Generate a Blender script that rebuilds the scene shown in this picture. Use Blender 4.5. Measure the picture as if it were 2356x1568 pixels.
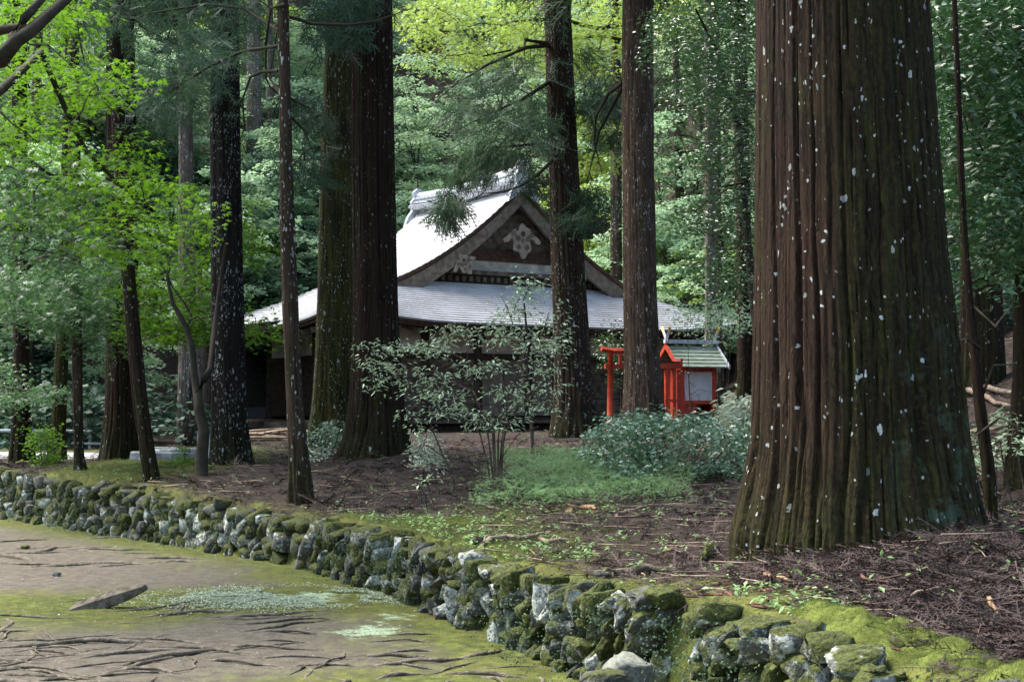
import bpy, bmesh, math, random
import numpy as np
from mathutils import Vector, Matrix

# ------------------------------------------------------------------ camera, light, exposure
S = bpy.context.scene
for o in list(bpy.data.objects): bpy.data.objects.remove(o)
EYE = 1.5; F = 3200.0; PITCH = math.atan(161/3200)
cam = bpy.data.objects.new('camera', bpy.data.cameras.new('camera')); S.collection.objects.link(cam)
cam.location = (0, 0, EYE); cam.rotation_euler = (math.pi/2+PITCH, 0, 0)
cam.data.sensor_width = 36; cam.data.lens = 36*F/2356; cam.data.clip_end = 600; cam.data.clip_start = .1
S.camera = cam
W = bpy.data.worlds.new('World'); S.world = W; W.use_nodes = True
SUN_EL, SUN_AZ = math.radians(60), math.radians(-66)      # azimuth from +Y towards +X
nt = W.node_tree; sk = nt.nodes.new('ShaderNodeTexSky'); sk.sky_type = 'NISHITA'; sk.sun_disc = False
sk.sun_elevation = SUN_EL; sk.sun_rotation = SUN_AZ; sk.air_density = 1.0; sk.dust_density = 3.0; sk.ozone_density = 1.0
nt.links.new(sk.outputs[0], nt.nodes['Background'].inputs[0]); nt.nodes['Background'].inputs[1].default_value = 0.145
sun = bpy.data.objects.new('sun', bpy.data.lights.new('sun', 'SUN')); S.collection.objects.link(sun)
sun.data.energy = 3.2; sun.data.angle = math.radians(38); sun.data.color = (1, .95, .86)
sd = Vector((math.sin(SUN_AZ)*math.cos(SUN_EL), math.cos(SUN_AZ)*math.cos(SUN_EL), math.sin(SUN_EL)))
sun.rotation_euler = sd.to_track_quat('Z', 'Y').to_euler()
S.view_settings.view_transform = 'Standard'; S.view_settings.look = 'None'; S.view_settings.gamma = 1
S.view_settings.use_curve_mapping = False; S.view_settings.exposure = 1.88
S.render.engine = 'CYCLES'
S.cycles.max_bounces = 5; S.cycles.diffuse_bounces = 3; S.cycles.glossy_bounces = 2
S.cycles.transmission_bounces = 3; S.cycles.transparent_max_bounces = 4; S.cycles.caustics_reflective = False

R = random.Random(7); NR = np.random.default_rng(11)
COL = S.collection

# ------------------------------------------------------------------ maths helpers
CA, SA = math.cos(PITCH), math.sin(PITCH)
def P(u, v, d):
    cx = (u-1178)/F; cy = -(v-784)/F
    y = CA - SA*cy; z = SA + CA*cy
    return Vector((cx/y*d, d, EYE + z/y*d))
def hsh(i, j, s):
    h = (i.astype(np.int64)*374761393 + j.astype(np.int64)*668265263 + s*2246822519) & 0xffffffff
    h = ((h ^ (h >> 13))*1274126177) & 0xffffffff
    return ((h ^ (h >> 16)) & 0xffff)/65535.0
def vn(x, y, s=0):
    x = np.asarray(x, float); y = np.asarray(y, float)
    i = np.floor(x); j = np.floor(y); fx = x-i; fy = y-j
    fx = fx*fx*(3-2*fx); fy = fy*fy*(3-2*fy)
    a = hsh(i, j, s); b = hsh(i+1, j, s); c = hsh(i, j+1, s); d = hsh(i+1, j+1, s)
    return (a*(1-fx)+b*fx)*(1-fy) + (c*(1-fx)+d*fx)*fy
def fbm(x, y, s=0, o=4):
    r = 0; a = .5; t = 0
    for k in range(o):
        r = r + a*vn(np.asarray(x)*2**k, np.asarray(y)*2**k, s+k*17); t += a; a *= .5
    return r/t
def sst(x, a, b):
    t = np.clip((np.asarray(x, float)-a)/(b-a), 0, 1); return t*t*(3-2*t)

# ------------------------------------------------------------------ terrain
WY = [0, 3, 4.2, 5.3, 7.0, 7.7, 8.5, 11.4, 12.8, 13.9, 16.3, 19.6, 23, 30, 60, 140]
WX = [3.1, 2.25, 1.88, 1.38, .80, .46, .17, -1.0, -1.72, -2.42, -4.3, -7.2, -10.3, -17, -45, -120]
def xw(y): return np.interp(y, WY, WX)
def ztop(y): return np.interp(y, [0, 5.3, 7, 8.5, 10, 11.4, 13.9, 16, 19.6, 30], [.50, .50, .53, .48, .47, .49, .46, .52, .66, .66])
Y0X = [-90, -30, -13, -8, 7, 12, 20, 40, 90]; Y0Y = [34, 38, 42, 57, 58, 47, 36, 26, 20]
def zg(x, y, fine=True):
    x = np.asarray(x, float); y = np.asarray(y, float)
    dw = (x - xw(y))*.75
    left = 1-sst(x, -8, -4)
    far = .85*(1-left) + .55*left
    k = sst(y, 10, 30)
    t = ztop(y)*(1-k) + far*k + .10*sst(dw, .2, 2.0)*(1-k)
    t = t + .14*np.exp(-((x-3.3)**2/2.2 + (y-7.0)**2/1.6))
    t = t + .15*np.exp(-((x-2.4)**2/1.3 + (y-7.9)**2/1.0))
    t = t + .14*np.exp(-((x+1.6)**2/1.0 + (y-19)**2/1.2)) + .22*np.exp(-((x+4.3)**2/1.5 + (y-25)**2/3.5))
    t = t + .5*np.maximum(0, x-5)*sst(y, 10, 17)
    y0 = np.interp(x, Y0X, Y0Y)
    hh = np.maximum(0, y-y0)
    t = t + .70*(np.sqrt(hh*hh+4)-2)
    if fine:
        t = t + (fbm(x*1.3, y*1.3, 3)-.5)*.10 + (fbm(x*5, y*5, 9)-.5)*.045 + (fbm(x*.25, y*.25, 5)-.5)*1.6*sst(hh, 0, 12)
    p = 0*x
    if fine: p = (fbm(x*.8, y*.8, 21)-.5)*.05 + (fbm(x*6, y*6, 33)-.5)*.022
    b = sst(dw, .05, .2)
    return p*(1-b) + t*b
def zg1(x, y): return float(zg(np.array([x]), np.array([y]))[0])
def G(u, v):                                    # where the sight line of a photo point meets the ground
    ds = np.exp(np.linspace(math.log(2.5), math.log(120), 1500))
    q = P(u, v, 1.0); dx, dz = q.x, q.z-EYE
    h = zg(dx*ds, ds) - (EYE+dz*ds)
    i = int(np.argmax(h > 0)); d = ds[i]
    return Vector((dx*d, d, zg1(dx*d, d)))

# ------------------------------------------------------------------ object helpers
def tag(o, label=None, cat=None, group=None, kind=None):
    if label: o['label'] = label
    if cat: o['category'] = cat
    if group: o['group'] = group
    if kind: o['kind'] = kind
    return o
def empty(name, loc=(0, 0, 0), rz=0, label=None, cat=None, group=None):
    o = bpy.data.objects.new(name, None); COL.objects.link(o); o.location = loc; o.rotation_euler = (0, 0, rz)
    o.empty_display_size = .2
    return tag(o, label, cat, group)
def link(name, me, mat=None, parent=None, smooth=False):
    if mat is not None:
        ms = mat if isinstance(mat, (list, tuple)) else [mat]
        me.materials.clear()
        for m in ms: me.materials.append(m)
    if smooth: me.polygons.foreach_set('use_smooth', [True]*len(me.polygons))
    o = bpy.data.objects.new(name, me); COL.objects.link(o)
    if parent: o.parent = parent
    return o
def add_obj(name, me, parent=None, loc=(0, 0, 0), rot=(0, 0, 0), sc=(1, 1, 1)):
    o = bpy.data.objects.new(name, me); COL.objects.link(o); o.parent = parent
    o.location = loc; o.rotation_euler = rot; o.scale = sc
    return o
def mesh_np(name, V, faces_flat, sizes, attrs=None, uv=None):
    me = bpy.data.meshes.new(name)
    V = np.asarray(V, np.float32); faces_flat = np.asarray(faces_flat, np.int32); sizes = np.asarray(sizes, np.int32)
    me.vertices.add(len(V)); me.vertices.foreach_set('co', V.ravel())
    me.loops.add(len(faces_flat)); me.loops.foreach_set('vertex_index', faces_flat)
    me.polygons.add(len(sizes)); st = np.zeros(len(sizes), np.int32); st[1:] = np.cumsum(sizes)[:-1]
    me.polygons.foreach_set('loop_start', st)
    for k, a in (attrs or {}).items():
        at = me.attributes.new(k, 'FLOAT', 'POINT'); at.data.foreach_set('value', np.asarray(a, np.float32))
    if uv is not None:
        l = me.uv_layers.new(name='UVMap'); l.data.foreach_set('uv', np.asarray(uv, np.float32)[faces_flat].ravel())
    me.update(calc_edges=True)
    return me
class MB:
    def __init__(s): s.V = []; s.Fc = []; s.M = []
    def add(s, vs, fs, m=0):
        b = len(s.V); s.V += [tuple(v) for v in vs]; s.Fc += [tuple(b+i for i in f) for f in fs]; s.M += [m]*len(fs)
        return s
    def box(s, x0, x1, y0, y1, z0, z1, m=0):
        return s.add([(x0,y0,z0),(x1,y0,z0),(x1,y1,z0),(x0,y1,z0),(x0,y0,z1),(x1,y0,z1),(x1,y1,z1),(x0,y1,z1)],
              [(0,3,2,1),(4,5,6,7),(0,1,5,4),(1,2,6,5),(2,3,7,6),(3,0,4,7)], m)
    def tube(s, pts, rad, n=6, cap=True, m=0):
        pts = [Vector(p) for p in pts]; k = len(pts)
        if not hasattr(rad, '__len__'): rad = [rad]*k
        rings = []; up = Vector((0, 0, 1))
        for i, p in enumerate(pts):
            t = (pts[min(i+1, k-1)]-pts[max(i-1, 0)]).normalized()
            a = t.cross(up if abs(t.z) < .9 else Vector((1, 0, 0))).normalized(); b = t.cross(a)
            rings.append([p + (a*math.cos(q*2*math.pi/n)+b*math.sin(q*2*math.pi/n))*rad[i] for q in range(n)])
        vs = [v for r in rings for v in r]; fs = []
        for i in range(k-1):
            for q in range(n):
                fs.append((i*n+q, i*n+(q+1) % n, (i+1)*n+(q+1) % n, (i+1)*n+q))
        if cap: fs.append(tuple(range(n))); fs.append(tuple((k-1)*n+q for q in reversed(range(n))))
        return s.add(vs, fs, m)
    def mesh(s, name):
        me = bpy.data.meshes.new(name); me.from_pydata(s.V, [], s.Fc); me.polygons.foreach_set('material_index', s.M); me.update()
        return me
    def build(s, name, mat, parent=None, smooth=False):
        return link(name, s.mesh(name), mat, parent, smooth)
def recalc(me):
    bm = bmesh.new(); bm.from_mesh(me); bmesh.ops.recalc_face_normals(bm, faces=bm.faces); bm.to_mesh(me); bm.free(); return me

# ------------------------------------------------------------------ materials
class NT:
    def __init__(s, name):
        s.m = bpy.data.materials.new(name); s.m.use_nodes = True; s.t = s.m.node_tree; s.t.nodes.clear()
        s.out = s.t.nodes.new('ShaderNodeOutputMaterial')
    def n(s, typ, **kw):
        nd = s.t.nodes.new(typ)
        for k, v in kw.items():
            if k.startswith('_'): setattr(nd, k[1:], v)
            else:
                key = k.replace('__', ' ')
                s.set(nd.inputs[int(key[1:])] if key[0] == 'i' and key[1:].isdigit() else nd.inputs[key], v)
        return nd
    def set(s, inp, v):
        if isinstance(v, bpy.types.NodeSocket): s.t.links.new(v, inp)
        elif isinstance(v, bpy.types.Node): s.t.links.new(v.outputs[0], inp)
        else:
            if isinstance(v, tuple) and len(v) == 3 and inp.type == 'RGBA': v = v+(1,)
            inp.default_value = v
    def mix(s, f, a, b, mode='MIX'):
        nd = s.t.nodes.new('ShaderNodeMix'); nd.data_type = 'RGBA'; nd.blend_type = mode
        s.set(nd.inputs[0], f); s.set(nd.inputs[6], a); s.set(nd.inputs[7], b); return nd.outputs[2]
    def math(s, op, a, b=0.0, c=0.0, clamp=False):
        nd = s.t.nodes.new('ShaderNodeMath'); nd.operation = op; nd.use_clamp = clamp
        s.set(nd.inputs[0], a); s.set(nd.inputs[1], b); s.set(nd.inputs[2], c); return nd.outputs[0]
    def ramp(s, f, a, b):                      # linear remap clamped
        nd = s.t.nodes.new('ShaderNodeMapRange'); nd.interpolation_type = 'SMOOTHSTEP'
        s.set(nd.inputs[0], f); nd.inputs[1].default_value = a; nd.inputs[2].default_value = b; return nd.outputs[0]
    def scale(s, vec, sc):
        nd = s.t.nodes.new('ShaderNodeMapping'); s.set(nd.inputs[0], vec); nd.inputs['Scale'].default_value = sc; return nd.outputs[0]
    def noise(s, vec, sc, det=4, rough=.55):
        nd = s.t.nodes.new('ShaderNodeTexNoise'); s.set(nd.inputs['Vector'], vec)
        nd.inputs['Scale'].default_value = sc; nd.inputs['Detail'].default_value = det; nd.inputs['Roughness'].default_value = rough
        return nd.outputs[0]
    def attr(s, name):
        nd = s.t.nodes.new('ShaderNodeAttribute'); nd.attribute_name = name; return nd.outputs['Fac']
    def pos(s): return s.t.nodes.new('ShaderNodeNewGeometry').outputs['Position']
    def obj(s): return s.t.nodes.new('ShaderNodeTexCoord').outputs['Object']
    def rnd(s): return s.t.nodes.new('ShaderNodeObjectInfo').outputs['Random']
    def bump(s, h, st=.5, dist=.02):
        nd = s.t.nodes.new('ShaderNodeBump'); s.set(nd.inputs['Height'], h); nd.inputs['Strength'].default_value = st
        nd.inputs['Distance'].default_value = dist; return nd.outputs[0]
    def bsdf(s, col, rough=.8, spec=.3, normal=None, metal=0):
        b = s.t.nodes.new('ShaderNodeBsdfPrincipled'); s.set(b.inputs['Base Color'], col); s.set(b.inputs['Roughness'], rough)
        s.set(b.inputs['Specular IOR Level'], spec); s.set(b.inputs['Metallic'], metal)
        if normal is not None: s.set(b.inputs['Normal'], normal)
        return b.outputs[0]
    def done(s, sh): s.t.links.new(sh, s.out.inputs[0]); return s.m

def m_plain(name, col, rough=.8, spec=.3, var=.25, sc=6, bump=.2, stretch=(1, 1, 1), metal=0, dist=.01, col2=None):
    t = NT(name); v = t.scale(t.obj(), stretch); n = t.noise(v, sc, 5)
    c2 = col2 or tuple(c*(1-var*1.6) for c in col)
    c = t.mix(t.ramp(n, .3, .7), c2, tuple(min(1, c*(1+var)) for c in col))
    c = t.mix(t.math('MULTIPLY', t.rnd(), .35), c, tuple(x*.7 for x in col))
    return t.done(t.bsdf(c, rough, spec, t.bump(t.noise(v, sc*4, 4), bump, dist), metal))
def m_leaf(name, a, b, rough=.45, spec=.5, trans=.35, tcol=None, ovar=.5):
    t = NT(name); r = t.attr('rnd'); o = t.rnd()
    c = t.mix(r, a, b)
    c = t.mix(t.math('MULTIPLY', o, ovar), c, t.mix(r, tuple(x*.62 for x in a), (a[0]*.7, a[1]*.85, a[2]*1.5)))
    p = t.bsdf(c, rough, spec)
    tr = t.t.nodes.new('ShaderNodeBsdfTranslucent')
    tc = t.mix(.5, c, tcol or tuple(min(1, x*1.8) for x in b)); t.set(tr.inputs[0], tc)
    mx = t.t.nodes.new('ShaderNodeMixShader'); mx.inputs[0].default_value = trans
    t.t.links.new(p, mx.inputs[1]); t.t.links.new(tr.outputs[0], mx.inputs[2])
    return t.done(mx.outputs[0])
def m_bark(name, c1, c2, moss=.3, mosscol=(.026, .030, .007), lichen=.5, spot=22.0, elong=.35, lcol=(.27, .31, .28), fib=1.0, mside=None, baseMoss=1.2):
    t = NT(name); uv = t.t.nodes.new('ShaderNodeTexCoord').outputs['UV']
    wn = t.t.nodes.new('ShaderNodeTexNoise'); t.set(wn.inputs['Vector'], t.scale(uv, (3.5, 1.6, 1))); wn.inputs['Detail'].default_value = 3
    vm = t.t.nodes.new('ShaderNodeVectorMath'); vm.operation = 'MULTIPLY_ADD'; t.t.links.new(wn.outputs['Color'], vm.inputs[0]); vm.inputs[1].default_value = (.07, 0, 0); t.t.links.new(uv, vm.inputs[2])
    uv0 = uv; uv = vm.outputs[0]
    c1 = tuple(x*.56 for x in c1); c2 = tuple(x*.56 for x in c2); mosscol = tuple(x*.72 for x in mosscol)
    f1 = t.noise(t.scale(uv, (26*fib, 1.3, 1)), 1, 6, .72)
    f2 = t.noise(t.scale(uv, (75*fib, 3.0, 1)), 1, 4, .6)
    f3 = t.noise(t.scale(uv, (4, .5, 1)), 1, 3, .5)
    c = t.mix(t.ramp(f1, .36, .62), tuple(x*.22 for x in c1), c1)
    c = t.mix(t.ramp(f3, .38, .66), c, t.mix(t.ramp(f1, .36, .6), tuple(x*.4 for x in c2), c2))
    c = t.mix(t.math('MULTIPLY', t.ramp(f2, .35, .7), .55), c, tuple(x*1.7 for x in c1))
    hz = t.attr('hgt')
    mn = t.noise(t.scale(uv, (3, .8, 1)), 1, 5, .6)
    mf = t.math('ADD', t.math('MULTIPLY', t.ramp(mn, .62-moss*.5, .8-moss*.35), .85), 0)
    bm_ = t.math('MULTIPLY', t.ramp(t.math('ADD', hz, t.math('MULTIPLY', mn, 1.2)), baseMoss+.5, .35), .85)
    mf = t.math('MAXIMUM', mf, bm_)
    if mside:
        sx = t.t.nodes.new('ShaderNodeSeparateXYZ'); t.t.links.new(t.obj(), sx.inputs[0])
        side = t.ramp(t.math('ADD', sx.outputs[0], t.math('MULTIPLY', t.math('SUBTRACT', mn, .5), .5)), mside[0], mside[1])
        mf = t.math('MAXIMUM', mf, t.math('MULTIPLY', side, t.math('ADD', .35, t.math('MULTIPLY', t.ramp(f1, .35, .7), .55))))
    mc = t.mix(t.ramp(t.math('ADD', t.math('MULTIPLY', f1, .6), t.math('MULTIPLY', t.noise(uv, 30, 4), .4)), .40, .60), tuple(x*.25 for x in mosscol), tuple(x*1.6 for x in mosscol))
    c = t.mix(mf, c, mc)
    if mside:
        cr = t.math('MULTIPLY', t.ramp(t.noise(uv, 6, 5, .7), .52, .60), t.math('MULTIPLY', t.ramp(hz, 1.9, .4), t.ramp(sx.outputs[0], -.1, .35)))
        c = t.mix(t.math('MULTIPLY', cr, .75), c, (.055, .085, .055))
    if lichen > 0:
        for (sp, th, tt) in ((spot, .25, 0), (spot*.5, .12, 1), (spot*2.2, .3, 2)):
            v = t.t.nodes.new('ShaderNodeTexVoronoi'); t.set(v.inputs['Vector'], t.scale(uv, (sp, sp*elong, 1))); v.inputs['Scale'].default_value = 1
            rr = t.t.nodes.new('ShaderNodeSeparateColor'); t.t.links.new(v.outputs['Color'], rr.inputs[0])
            dens = t.noise(t.scale(uv, (2.2, .7, 1)), 1+tt*.4, 3)
            keep = t.math('LESS_THAN', rr.outputs[0], t.math('MULTIPLY', t.ramp(dens, .36, .72), lichen))
            wob = t.math('ADD', v.outputs['Distance'], t.math('MULTIPLY', t.math('SUBTRACT', t.noise(uv, 45, 4), .5), .6))
            lf = t.math('MULTIPLY', t.math('LESS_THAN', wob, t.math('MULTIPLY', t.math('ADD', rr.outputs[1], .45), th)), keep)
            c = t.mix(t.math('MULTIPLY', lf, .85), c, t.mix(rr.outputs[2], lcol, tuple(x*.55 for x in lcol)))
    h = t.math('ADD', f1, t.math('MULTIPLY', f2, .5))
    return t.done(t.bsdf(c, .92, .12, t.bump(h, 1.0, .05)))

# ground: colour decided by what grows there (moss, litter, lichen patches), never by light
def m_ground():
    t = NT('ground_mat'); p = t.pos()
    n1 = t.noise(p, 1.3, 6, .6); n2 = t.noise(p, 9, 6, .65); n3 = t.noise(p, 60, 4, .6)
    soil = t.mix(t.ramp(n2, .3, .7), (.060, .053, .041), (.112, .099, .077))
    soil = t.mix(t.math('MULTIPLY', t.ramp(n3, .5, .75), .5), soil, (.18, .165, .14))
    lit = t.mix(t.ramp(n2, .35, .65), (.015, .011, .009), (.050, .036, .028))
    lit = t.mix(t.math('MULTIPLY', t.ramp(n3, .55, .75), .5), lit, (.11, .075, .062))
    mos = t.mix(t.ramp(n2, .3, .7), (.036, .045, .010), (.115, .135, .030))
    mos = t.mix(t.math('MULTIPLY', t.ramp(n1, .4, .7), .55), mos, (.10, .092, .026))
    mos = t.mix(t.math('MULTIPLY', t.ramp(n3, .45, .75), .4), mos, (.035, .05, .01))
    mos = t.mix(t.math('MULTIPLY', t.ramp(t.noise(p, 3.1, 5, .65), .48, .62), .6), mos, (.050, .054, .016))
    mint = t.mix(t.ramp(n3, .35, .6), (.09, .13, .055), (.30, .38, .27))
    def mask(a, lo=.35, hi=.65):
        return t.ramp(t.math('ADD', t.attr(a), t.math('ADD', t.math('MULTIPLY', t.math('SUBTRACT', n2, .5), .9), t.math('MULTIPLY', t.math('SUBTRACT', n1, .5), .7))), lo, hi)
    c = t.mix(mask('litter'), soil, lit); c = t.mix(mask('moss', .22, .80), c, mos)
    c = t.mix(mask('mint', .42, .6), c, mint)
    gr = t.mix(t.ramp(n3, .4, .6), (.20, .21, .22), (.36, .37, .38)); c = t.mix(t.attr('gravel'), c, gr)
    h = t.math('ADD', n2, t.math('MULTIPLY', n3, .6))
    return t.done(t.bsdf(c, .92, .15, t.bump(h, .8, .03)))
def m_stone():
    t = NT('stone_mat'); p = t.pos(); o = t.math('FRACT', t.math('ADD', t.rnd(), t.attr('srnd')))
    n1 = t.noise(p, 5, 5, .6); n2 = t.noise(p, 28, 5, .65); n3 = t.noise(p, 11, 4, .6)
    a = t.mix(o, (.024, .027, .022), (.095, .10, .086))
    c = t.mix(t.ramp(n2, .3, .7), a, t.mix(.4, a, (.17, .175, .15)))
    geo = t.t.nodes.new('ShaderNodeNewGeometry'); sx = t.t.nodes.new('ShaderNodeSeparateXYZ'); t.t.links.new(geo.outputs['Normal'], sx.inputs[0])
    li = t.ramp(t.math('ADD', t.math('MULTIPLY', t.math('ADD', n3, n2), .5), t.math('MULTIPLY', t.math('SUBTRACT', o, .5), .26)), .535, .575)
    c = t.mix(t.math('MULTIPLY', li, .9), c, t.mix(t.ramp(n2, .35, .65), (.17, .19, .165), (.42, .45, .415)))
    mo = t.math('ADD', t.math('MULTIPLY', sx.outputs[2], .18), t.math('ADD', n1, t.math('MULTIPLY', t.math('SUBTRACT', t.math('FRACT', t.math('MULTIPLY', o, 7.31)), .5), .42)))
    mc = t.mix(t.ramp(t.noise(p, 50, 4), .3, .7), (.015, .020, .005), (.068, .080, .015))
    c = t.mix(t.ramp(mo, .44, .56), c, mc)
    return t.done(t.bsdf(c, .85, .25, t.bump(t.math('ADD', n2, t.noise(p, 70, 3)), .7, .015)))

M = {}
M['ground'] = m_ground(); M['stone'] = m_stone()
M['bark_big'] = m_bark('bark_big', (.062, .036, .023), (.024, .018, .010), moss=.22, mosscol=(.034, .037, .009), lichen=.17, spot=27, elong=.5, lcol=(.50, .55, .51), fib=.9, baseMoss=1.1, mside=(-.42, -.05))
M['bark_red'] = m_bark('bark_red', (.095, .064, .043), (.065, .048, .032), moss=.25, lichen=.65, spot=20, elong=.35, lcol=(.38, .43, .39))
M['bark_light'] = m_bark('bark_light', (.17, .115, .082), (.12, .09, .062), moss=.2, lichen=.5, spot=20, elong=.35, lcol=(.42, .47, .43))
M['bark_dark'] = m_bark('bark_dark', (.046, .026, .016), (.032, .021, .013), moss=.32, lichen=.22, spot=26, elong=.4)
M['bark_moss'] = m_bark('bark_moss', (.040, .030, .020), (.04, .035, .018), moss=.75, mosscol=(.058, .058, .013), lichen=.45, spot=20, elong=.45, lcol=(.34, .38, .34), baseMoss=2.2)
M['bark_lichen'] = m_bark('bark_lichen', (.028, .023, .020), (.022, .019, .016), moss=.2, lichen=1.0, spot=26, elong=.4, lcol=(.27, .30, .28))
M['bark_pale'] = m_bark('bark_pale', (.24, .20, .17), (.19, .16, .135), moss=.2, lichen=.8, spot=14, elong=.4, lcol=(.5, .56, .5))
M['bark_hill'] = m_bark('bark_hill', (.15, .105, .08), (.11, .085, .07), moss=.3, lichen=.7, spot=9, elong=.35, fib=.5)
M['twig'] = m_plain('twig_mat', (.075, .052, .040), .9, .15, .4, 12, .3)
M['branch'] = m_plain('branch_mat', (.034, .027, .021), .9, .15, .5, 9, .5, col2=(.02, .023, .012))
M['root'] = m_plain('root_mat', (.135, .115, .09), .9, .15, .35, 14, .9, dist=.02, col2=(.045, .042, .024))
M['deadwood'] = m_plain('deadwood_mat', (.20, .15, .11), .85, .2, .4, 10, .5)
M['freshwood'] = m_plain('freshwood_mat', (.30, .19, .11), .8, .2, .35, 14, .4)
M['chip'] = m_plain('chip_mat', (.11, .055, .038), .85, .2, .4, 14, .4)
M['maple'] = m_leaf('maple_leaf', (.022, .078, .009), (.10, .215, .016), .62, .18, .42, (.20, .42, .02))
M['maple_mint'] = m_leaf('maple_mint_leaf', (.018, .058, .026), (.060, .135, .052), .5, .35, .35, (.12, .26, .07))
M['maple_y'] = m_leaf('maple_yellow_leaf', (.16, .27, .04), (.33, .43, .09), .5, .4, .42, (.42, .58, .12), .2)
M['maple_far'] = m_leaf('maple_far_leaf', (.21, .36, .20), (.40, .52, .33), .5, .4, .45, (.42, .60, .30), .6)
M['cedar'] = m_leaf('cedar_needles', (.022, .050, .022), (.050, .095, .042), .6, .3, .25)
M['cedar_near'] = m_leaf('cedar_spray_needles', (.030, .065, .032), (.065, .12, .06), .6, .3, .25)
M['camellia'] = m_leaf('camellia_leaf', (.020, .065, .022), (.060, .14, .040), .34, .7, .15, ovar=.3)
M['shrub'] = m_leaf('shrub_sheen_leaf', (.13, .25, .10), (.44, .57, .36), .30, .9, .22, ovar=.1)  # leaf colour lightened: the whitish sheen is put into the base
M['undergrowth'] = m_leaf('undergrowth_leaf', (.018, .045, .028), (.048, .095, .055), .6, .2, .2, ovar=.6)
M['bush'] = m_leaf('bush_leaf', (.045, .12, .055), (.18, .31, .17), .27, 1.0, .18, ovar=.1)
M['creeper'] = m_leaf('creeper_leaf', (.022, .05, .022), (.06, .11, .05), .65, .2, .2)
M['fern'] = m_leaf('ground_cover_leaf', (.13, .26, .08), (.28, .43, .17), .5, .4, .35)
M['mossblade'] = m_leaf('moss_tuft', (.05, .070, .013), (.165, .215, .045), .7, .2, .3)
M['litter'] = m_leaf('dead_cedar_frond', (.012, .009, .009), (.082, .060, .052), .8, .2, .05)
M['whiteleaf'] = m_leaf('pale_ground_leaf', (.20, .27, .16), (.38, .44, .32), .5, .4, .2)

# ------------------------------------------------------------------ leaves
def tmpl(vs, fs): return (np.array(vs, float), fs)
T_OV = tmpl([(0,0,0),(.45,.25,.07),(1,0,-.1),(.45,-.25,.07)], [(0,2,1),(0,3,2)])
T_LANCE = tmpl([(0,0,0),(.4,.16,.05),(1,0,-.16),(.4,-.16,.05)], [(0,2,1),(0,3,2)])
def _star():
    pts = [(150,.08),(97,.55),(68,.33),(46,.85),(22,.38),(0,1.0),(-22,.38),(-46,.85),(-68,.33),(-97,.55),(-150,.08)]
    return tmpl([(r*math.cos(math.radians(a)), r*math.sin(math.radians(a)), -.22*r*r) for a, r in pts], [tuple(reversed(range(11)))])
T_STAR = _star()
T_DIA = tmpl([(0,0,0),(.5,.42,0),(1,0,-.1),(.5,-.42,0)], [(0,1,2,3)])
def _feather(seed, n=9, curve=.35, wid=.28, side=.5, drop=.1):
    r = random.Random(seed); vs = []; fs = []
    def pt(s): return np.array([s, curve*s*s*.5, -drop*s*s])
    for k in range(4):                          # rib
        a, b = pt(k/4), pt((k+1)/4); w = .018
        i = len(vs); vs += [a+(0,w,0), a-(0,w,0), b-(0,w,0), b+(0,w,0)]; fs.append((i,i+1,i+2,i+3))
    for k in range(n):
        s = .08+.9*k/n; sg = 1 if k % 2 else -1
        a = pt(s); L = side*(1-.55*s)*r.uniform(.7, 1.2); d = np.array([.75, sg*.65, r.uniform(-.35, .2)])*L
        w = .03
        i = len(vs); vs += [a+(w,0,0), a-(w,0,0), a+d]; fs.append((i,i+1,i+2))
    return tmpl(vs, fs)
T_FEA = [_feather(i) for i in range(4)]
T_LIT = [_feather(20+i, 10, R.uniform(-.9, .9), .2, .32, .25) for i in range(5)]
T_BLADE = tmpl([(0,.08,0),(0,-.08,0),(1,0,.15)], [(0,1,2)])

def leaves(name, Pn, Fw, Nm, Sz, T, rnd=None):
    V, fs = T; n = len(Pn)
    Fw = Fw/np.maximum(1e-6, np.linalg.norm(Fw, axis=1, keepdims=True))
    Sd = np.cross(Nm, Fw); Sd /= np.maximum(1e-6, np.linalg.norm(Sd, axis=1, keepdims=True))
    Up = np.cross(Fw, Sd)
    A = V[None, :, 0, None]*Fw[:, None, :] + V[None, :, 1, None]*Sd[:, None, :] + V[None, :, 2, None]*Up[:, None, :]
    A = Pn[:, None, :] + A*np.asarray(Sz)[:, None, None]
    k = len(V); flat = np.concatenate([np.array(f) for f in fs]); sizes = np.array([len(f) for f in fs])
    FF = (np.arange(n)[:, None]*k + flat[None]).ravel(); SS = np.tile(sizes, n)
    if rnd is None: rnd = NR.random(n)
    return A.reshape(-1, 3), FF, SS, np.repeat(rnd, k)
def join(parts):
    Vs, Fs, Ss, As = [], [], [], []; b = 0
    for V, f, s, a in parts:
        Vs.append(V); Fs.append(f+b); Ss.append(s); As.append(a); b += len(V)
    return np.concatenate(Vs), np.concatenate(Fs), np.concatenate(Ss), np.concatenate(As)
def leaf_mesh(name, parts):
    V, f, s, a = join(parts) if isinstance(parts, list) else parts
    return mesh_np(name, V, f, s, {'rnd': a})
def rdir(n, flat=1.0):
    v = NR.normal(size=(n, 3)); v[:, 2] *= flat; return v/np.linalg.norm(v, axis=1, keepdims=True)
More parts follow.
